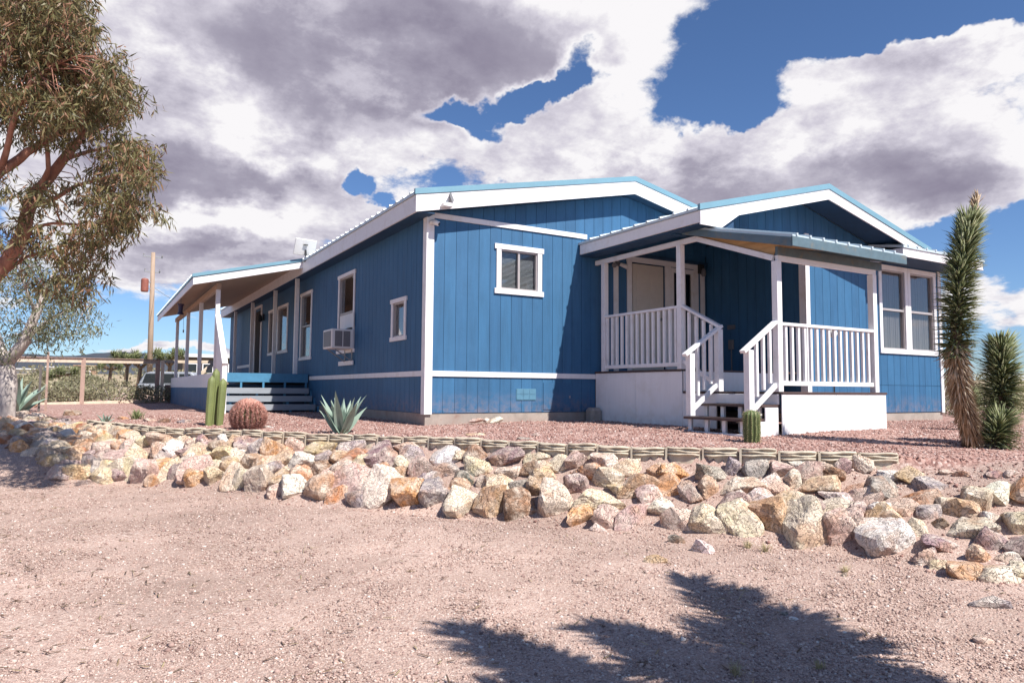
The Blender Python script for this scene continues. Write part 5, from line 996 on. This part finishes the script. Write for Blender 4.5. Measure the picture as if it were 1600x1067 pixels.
# ---------------------------------------------------------------- utility pole
def pole():
    x, y = -1.06, 44.7; z = float(height(x, y)); R = thing('utility_pole', (x, y, z), 'tall wooden utility pole with a rusty red transformer behind the left yard', 'utility pole')
    MB().tube([(x, y, z - .5), (x - .05, y, 5), (x - .1, y, 9.9)], [.19, .17, .13], 12).build('pole', M['polewood'], R, smooth=True)
    MB().lathe([(.2, 0), (.24, .06), (.24, .82), (.2, .9), (.05, .95)], (x - .55, y - .15, 7.1), 16).build('transformer', M['rust'], R, smooth=False)
    MB().box(x - .35, x - .1, y - .1, y + .0, 7.3, 7.4).box(x - .35, x - .1, y - .1, y + .0, 7.75, 7.85).build('bracket', M['steel'], R)
    for zz, l in ((9.6, .62), (8.55, .5)):
        MB().bar((x - l - .1, y - .05, zz), (x + l - .1, y + .1, zz), .09, .10).build('crossarm', M['steel'], R)
        for s in (-1, 0, 1) if zz > 9 else (-1, 1): MB().lathe([(.03, 0), (.05, .05), (.03, .09), (.045, .13), (.02, .17)], (x - .1 + s * l * .92, y, zz + .03), 8).build('insulator', M['steel'], R)
    a = Vector((x + .1, y, 7.4)); b = Vector((1.5, 18.9, 3.9)); w = MB(); w.tube([tuple(a.lerp(b, t / 12) - Vector((0, 0, .8 * math.sin(math.pi * t / 12)))) for t in range(13)], .012, 5); w.build('power_line', M['wire'], R)
pole()
# ---------------------------------------------------------------- parked SUV
def suv():
    x0, y0 = -2.0, 36.5; th = math.radians(-20); z = float(height(0, 35)); z = -.30; R = thing('parked_car', (x0, y0, z), 'silver grey estate car parked in the desert yard behind the corner of the side porch', 'car')
    ca, sa = math.cos(th), math.sin(th)
    def Tm(mb): mb.v = [(x0 + vx * ca - vy * sa, y0 + vx * sa + vy * ca, z + vz) for vx, vy, vz in mb.v]; return mb
    Tm(MB().prism([(0, .45), (.05, .95), (.15, 1.05), (4.6, .95), (4.75, .8), (4.75, .4), (0, .35)], 'y', -.9, .9)).build('body', M['carpaint'], R, bevel=.04)
    Tm(MB().prism([(.12, 1.05), (.42, 1.62), (.7, 1.74), (2.9, 1.74), (3.7, 1.0)], 'y', -.80, .80)).build('roof', M['carpaint'], R, bevel=.04)
    for a, b, c, d in ((.32, .50, 1.20, 1.2), (1.3, 1.3, 2.2, 2.2), (2.3, 2.3, 3.35, 2.85)): Tm(MB().prism([(a, 1.09), (c, 1.09), (d, 1.62), (b, 1.62)], 'y', -.83, -.815)).build('side_window', M['carglass'], R)
    Tm(MB().prism([(-.0, 0)] * 0 + [(.14, 1.12), (.40, 1.6), (.36, 1.62), (.1, 1.14)], 'y', -.7, .7)).build('rear_window', M['carglass'], R)
    for xw in (.85, 3.8):
        for yw in (-.92, .72):
            W_ = Tm(MB().tube([(xw, yw, .34), (xw, yw + .2, .34)], .34, 18)).build('wheel', M['tyre'], R); Tm(MB().tube([(xw, yw - .01, .34), (xw, yw + .02, .34)], .2, 14)).build('rim', M['steel'], W_)
    for yy in (-.82, .6): Tm(MB().box(-.02, .02, yy, yy + .2, .7, 1.0)).build('tail_light', M['rust'], R)
suv(); lap('suv()')
# ---------------------------------------------------------------- distant houses
def far_house(px0, px1, ytop, dep, hh, matw, roof, label, nwin=3, roofh=.25):
    a = atpx(px0, ytop, dep); b = atpx(px1, ytop, dep); top = (a[2] + b[2]) / 2; w = abs(b[0] - a[0]); x0 = a[0]; y0 = a[1]; z0 = top - hh; R = thing('distant_house', (x0, y0, z0), label, 'house')
    MB().box(x0, x0 + w, y0, y0 + 7, z0 - 3, top - .02).build('wall', M[matw], R); MB().box(x0 - .4, x0 + w + .4, y0 - .5, y0 + 7.5, top, top + roofh).build('roof', M[roof], R)
    for i in range(nwin):
        u = x0 + w * (i + .6) / (nwin + .3); W_ = MB().box(u - .6, u + .5, y0 - .05, y0 - .01, z0 + hh * .35, z0 + hh * .75).build('window', M['white'], R); MB().box(u - .5, u + .4, y0 - .08, y0 - .051, z0 + hh * .38, z0 + hh * .72).build('pane', M['carglass'], W_)
far_house(286, 375, 558, 75, 2.6, 'roofbrown', 'stucco_white', 'low brown house with a white flat roof seen between the side porch posts', 3, .35)
far_house(120, 152, 572, 92, 2.4, 'stucco_tan', 'stucco_tan', 'small tan stucco house with a dark window on the far slope at left', 1, .15)
far_house(76, 110, 574, 96, 2.0, 'stucco_white', 'stucco_white', 'small white trailer right of the taller stake on the far slope', 1, .15)
far_house(20, 50, 577, 98, 2.0, 'stucco_white', 'stucco_white', 'small white trailer behind the foot of the pale tree at the far left', 1, .15)
# ---------------------------------------------------------------- hills
def hills():
    def ridge(y, x0, x1, h, seed):
        n = 160; xs = np.linspace(x0, x1, n); t = np.linspace(0, 1, n); hz = 8 + h * (.75 + .5 * vnoise(xs * .0035 + seed, xs * 0 + seed) + .25 * vnoise(xs * .012 + seed, xs * 0 + 3)) * np.sin(np.pi * t) ** .35
        rows = []
        for k, (dy, f) in enumerate(((-260, -.15), (-160, .35), (-70, .78), (0, 1.), (200, .3))): rows.append(np.stack([xs, y + dy + 20 * vnoise(xs * .02, xs * 0 + k), hz * f * (1 + .12 * vnoise(xs * .03 + k, xs * 0)) + (0 if k else -10)], -1))
        V = np.concatenate(rows); F = [(k * n + i, k * n + i + 1, (k + 1) * n + i + 1, (k + 1) * n + i) for k in range(4) for i in range(n - 1)]; tag(np_mesh('hills', V, F, M['hill'], smooth=True, off=np.zeros(3)), kind='structure')
    ridge(1500, -1500, 900, 62, 2); ridge(1900, 900, 3600, 84, 8); 
hills(); lap('hills()')
# ---------------------------------------------------------------- desert scrub
def scrub():
    def bush(x, y, r, h, n, lab, nm='creosote_bush', mat='bush', grp='creosote bushes on the slope behind the fence'):
        z = float(height(x, y)); R = thing(nm, (x, y, z), lab, 'bush', grp); c = rng.normal(0, 1, (n, 3)); c /= np.linalg.norm(c, axis=1)[:, None]; c *= rng.uniform(.35, 1, (n, 1)) ** .6; c = c * [r, r, h * .55] + [x, y, z + h * .5]; c[:, 0] += r * .25 * np.sin(c[:, 2] * 5)
        d = rng.normal(0, 1, (n, 3)) + [0, 0, .5]; d /= np.linalg.norm(d, axis=1)[:, None]; s = np.cross(d, rng.normal(0, 1, (n, 3))); s /= np.linalg.norm(s, axis=1)[:, None]; k = (.022 + .0016 * np.hypot(x, y)) * rng.uniform(.6, 1.3, (n, 1))
        V = np.stack([c - d * k, c + s * k * .45, c + d * k, c - s * k * .45], 1).reshape(-1, 3); np_mesh('crown', V, np.arange(n * 4).reshape(-1, 4), M[mat], R, kind='stuff')
        st = MB()
        for i in range(6): a = i * 1.05; st.tube([(x, y, z - .05), (x + r * .6 * math.cos(a), y + r * .6 * math.sin(a), z + h * .8)], [.015, .005], 4)
        st.build('stems', M['bark_grey'], R)
    rs = random.Random(11)
    def lab_(dep, s): return ('low ' if s < .9 else 'full ') + ('olive creosote bush just behind the timber fence' if dep < 29 else 'olive creosote bush part way up the slope behind the fence' if dep < 41 else 'distant olive bush high on the slope beyond the fence')
    for i in range(24):
        px = rs.uniform(-40, 345); dep = rs.choice((24, 27, 31, 35, 40, 46, 54)) * rs.uniform(.93, 1.07); q = atpx(px, 600, dep)
        if q[0] > -3.2 and 30 < q[1] < 40: continue
        if q[0] > -2.8 and q[1] < 33: continue
        s = rs.uniform(.45, .9); bush(q[0], q[1], .95 * s + .010 * dep, .95 * s, int(1100 if dep < 45 else 700), lab_(dep, s))
    for i in range(24):
        px = rs.uniform(1455, 1680); dep = rs.choice((14, 17, 22, 28, 36, 46)) * rs.uniform(.93, 1.07); q = atpx(px, 600, dep)
        if q[0] < 10.6 and dep < 26: continue
        s = rs.uniform(.7, 1.2); bush(q[0], q[1], .8 * s + .008 * dep, .9 * s, 800, ('near olive bush' if dep < 20 else 'further olive bush' if dep < 32 else 'far olive bush') + ' in the desert right of the house, behind the yuccas', grp='bushes right of the house')
    # scrub beyond as one mass
    n = 2200; X = rng.uniform(-320, 420, n); Y = rng.uniform(45, 340, n); z = height(X, Y); m_ = 70; c = rng.normal(0, 1, (n, m_, 3)); c /= np.linalg.norm(c, axis=2)[..., None]; sz = rng.uniform(.6, 1.3, (n, 1, 1)) * (1 + Y[:, None, None] * .002); c = c * sz * [1.2, 1.2, .6] + np.stack([X, Y, z + .4], -1)[:, None]
    c = c.reshape(-1, 3); d = rng.normal(0, 1, c.shape); d /= np.linalg.norm(d, axis=1)[:, None]; s = np.cross(d, rng.normal(0, 1, c.shape)); s /= np.linalg.norm(s, axis=1)[:, None]; k = .22
    V = np.stack([c - d * k, c + s * k * .5, c + d * k, c - s * k * .5], 1).reshape(-1, 3); tag(np_mesh('desert_scrub', V, np.arange(len(V)).reshape(-1, 4), M['bush'], kind='stuff'), 'grey-green desert scrub covering the far slope', 'bushes')
    # far Joshua trees
    for px, ytop, dep, lab in ((198, 548, 52, 'far Joshua tree just left of the utility pole'), (218, 552, 50, 'far Joshua tree touching the left side of the utility pole'), (264, 545, 48, 'far Joshua tree seen right of the utility pole, left of the porch posts'), (172, 562, 60, 'small far Joshua tree further left above the fence rail'), (100, 574, 50, 'pale far Joshua tree in front of the white trailer')):
        q = atpx(px, ytop, dep); z = float(height(q[0], q[1])); R = thing('joshua_tree', (q[0], q[1], z), lab, 'joshua tree', 'far Joshua trees'); top = q[2]; x, y = q[0], q[1]
        mid = z + (top - z) * .55; MB().tube([(x, y, z - .2), (x + .1, y, mid)], [.16, .12], 8).build('trunk', M['yucca_core'], R)
        for j in range(5):
            a = j * 1.26 + px; e = (x + .75 * math.cos(a), y + .75 * math.sin(a), top - .35 - .25 * (j % 2)); MB().tube([(x + .1, y, mid), e], [.09, .07], 6).build('branch', M['yucca_core'], R)
            n = 110; d = rng.normal(0, 1, (n, 3)) + [0, 0, .6]; d /= np.linalg.norm(d, axis=1)[:, None]; V, F = spikes(np.tile(np.array(e), (n, 1)) + rng.normal(0, .1, (n, 3)), d, np.full(n, .42), np.full(n, .035)); np_mesh('crown', V, F, M['yucca'], R, kind='stuff')
scrub(); lap('scrub()')
# potted yucca beside the side porch steps
def potted():
    x, y, z = -2.32, 7.6, .1; R = thing('potted_yucca', (x, y, z), 'small yucca in a dark pot standing on the side porch by the step railing', 'potted plant'); x, y, z = -1.92, 7.15, .85
    MB().lathe([(.10, 0), (.13, .2), (.14, .22), (.12, .22)], (x, y, z), 14).build('pot', M['black'], R); n = 90; d = rng.normal(0, .7, (n, 3)); d[:, 2] = np.abs(d[:, 2]) + .5; d /= np.linalg.norm(d, axis=1)[:, None]
    V, F = spikes(np.tile(np.array([x, y, z + .2]), (n, 1)), d, .3 * rng.uniform(.6, 1.1, n), np.full(n, .009), .1); np_mesh('leaves', V, F, M['yucca'], R, kind='stuff')
potted()
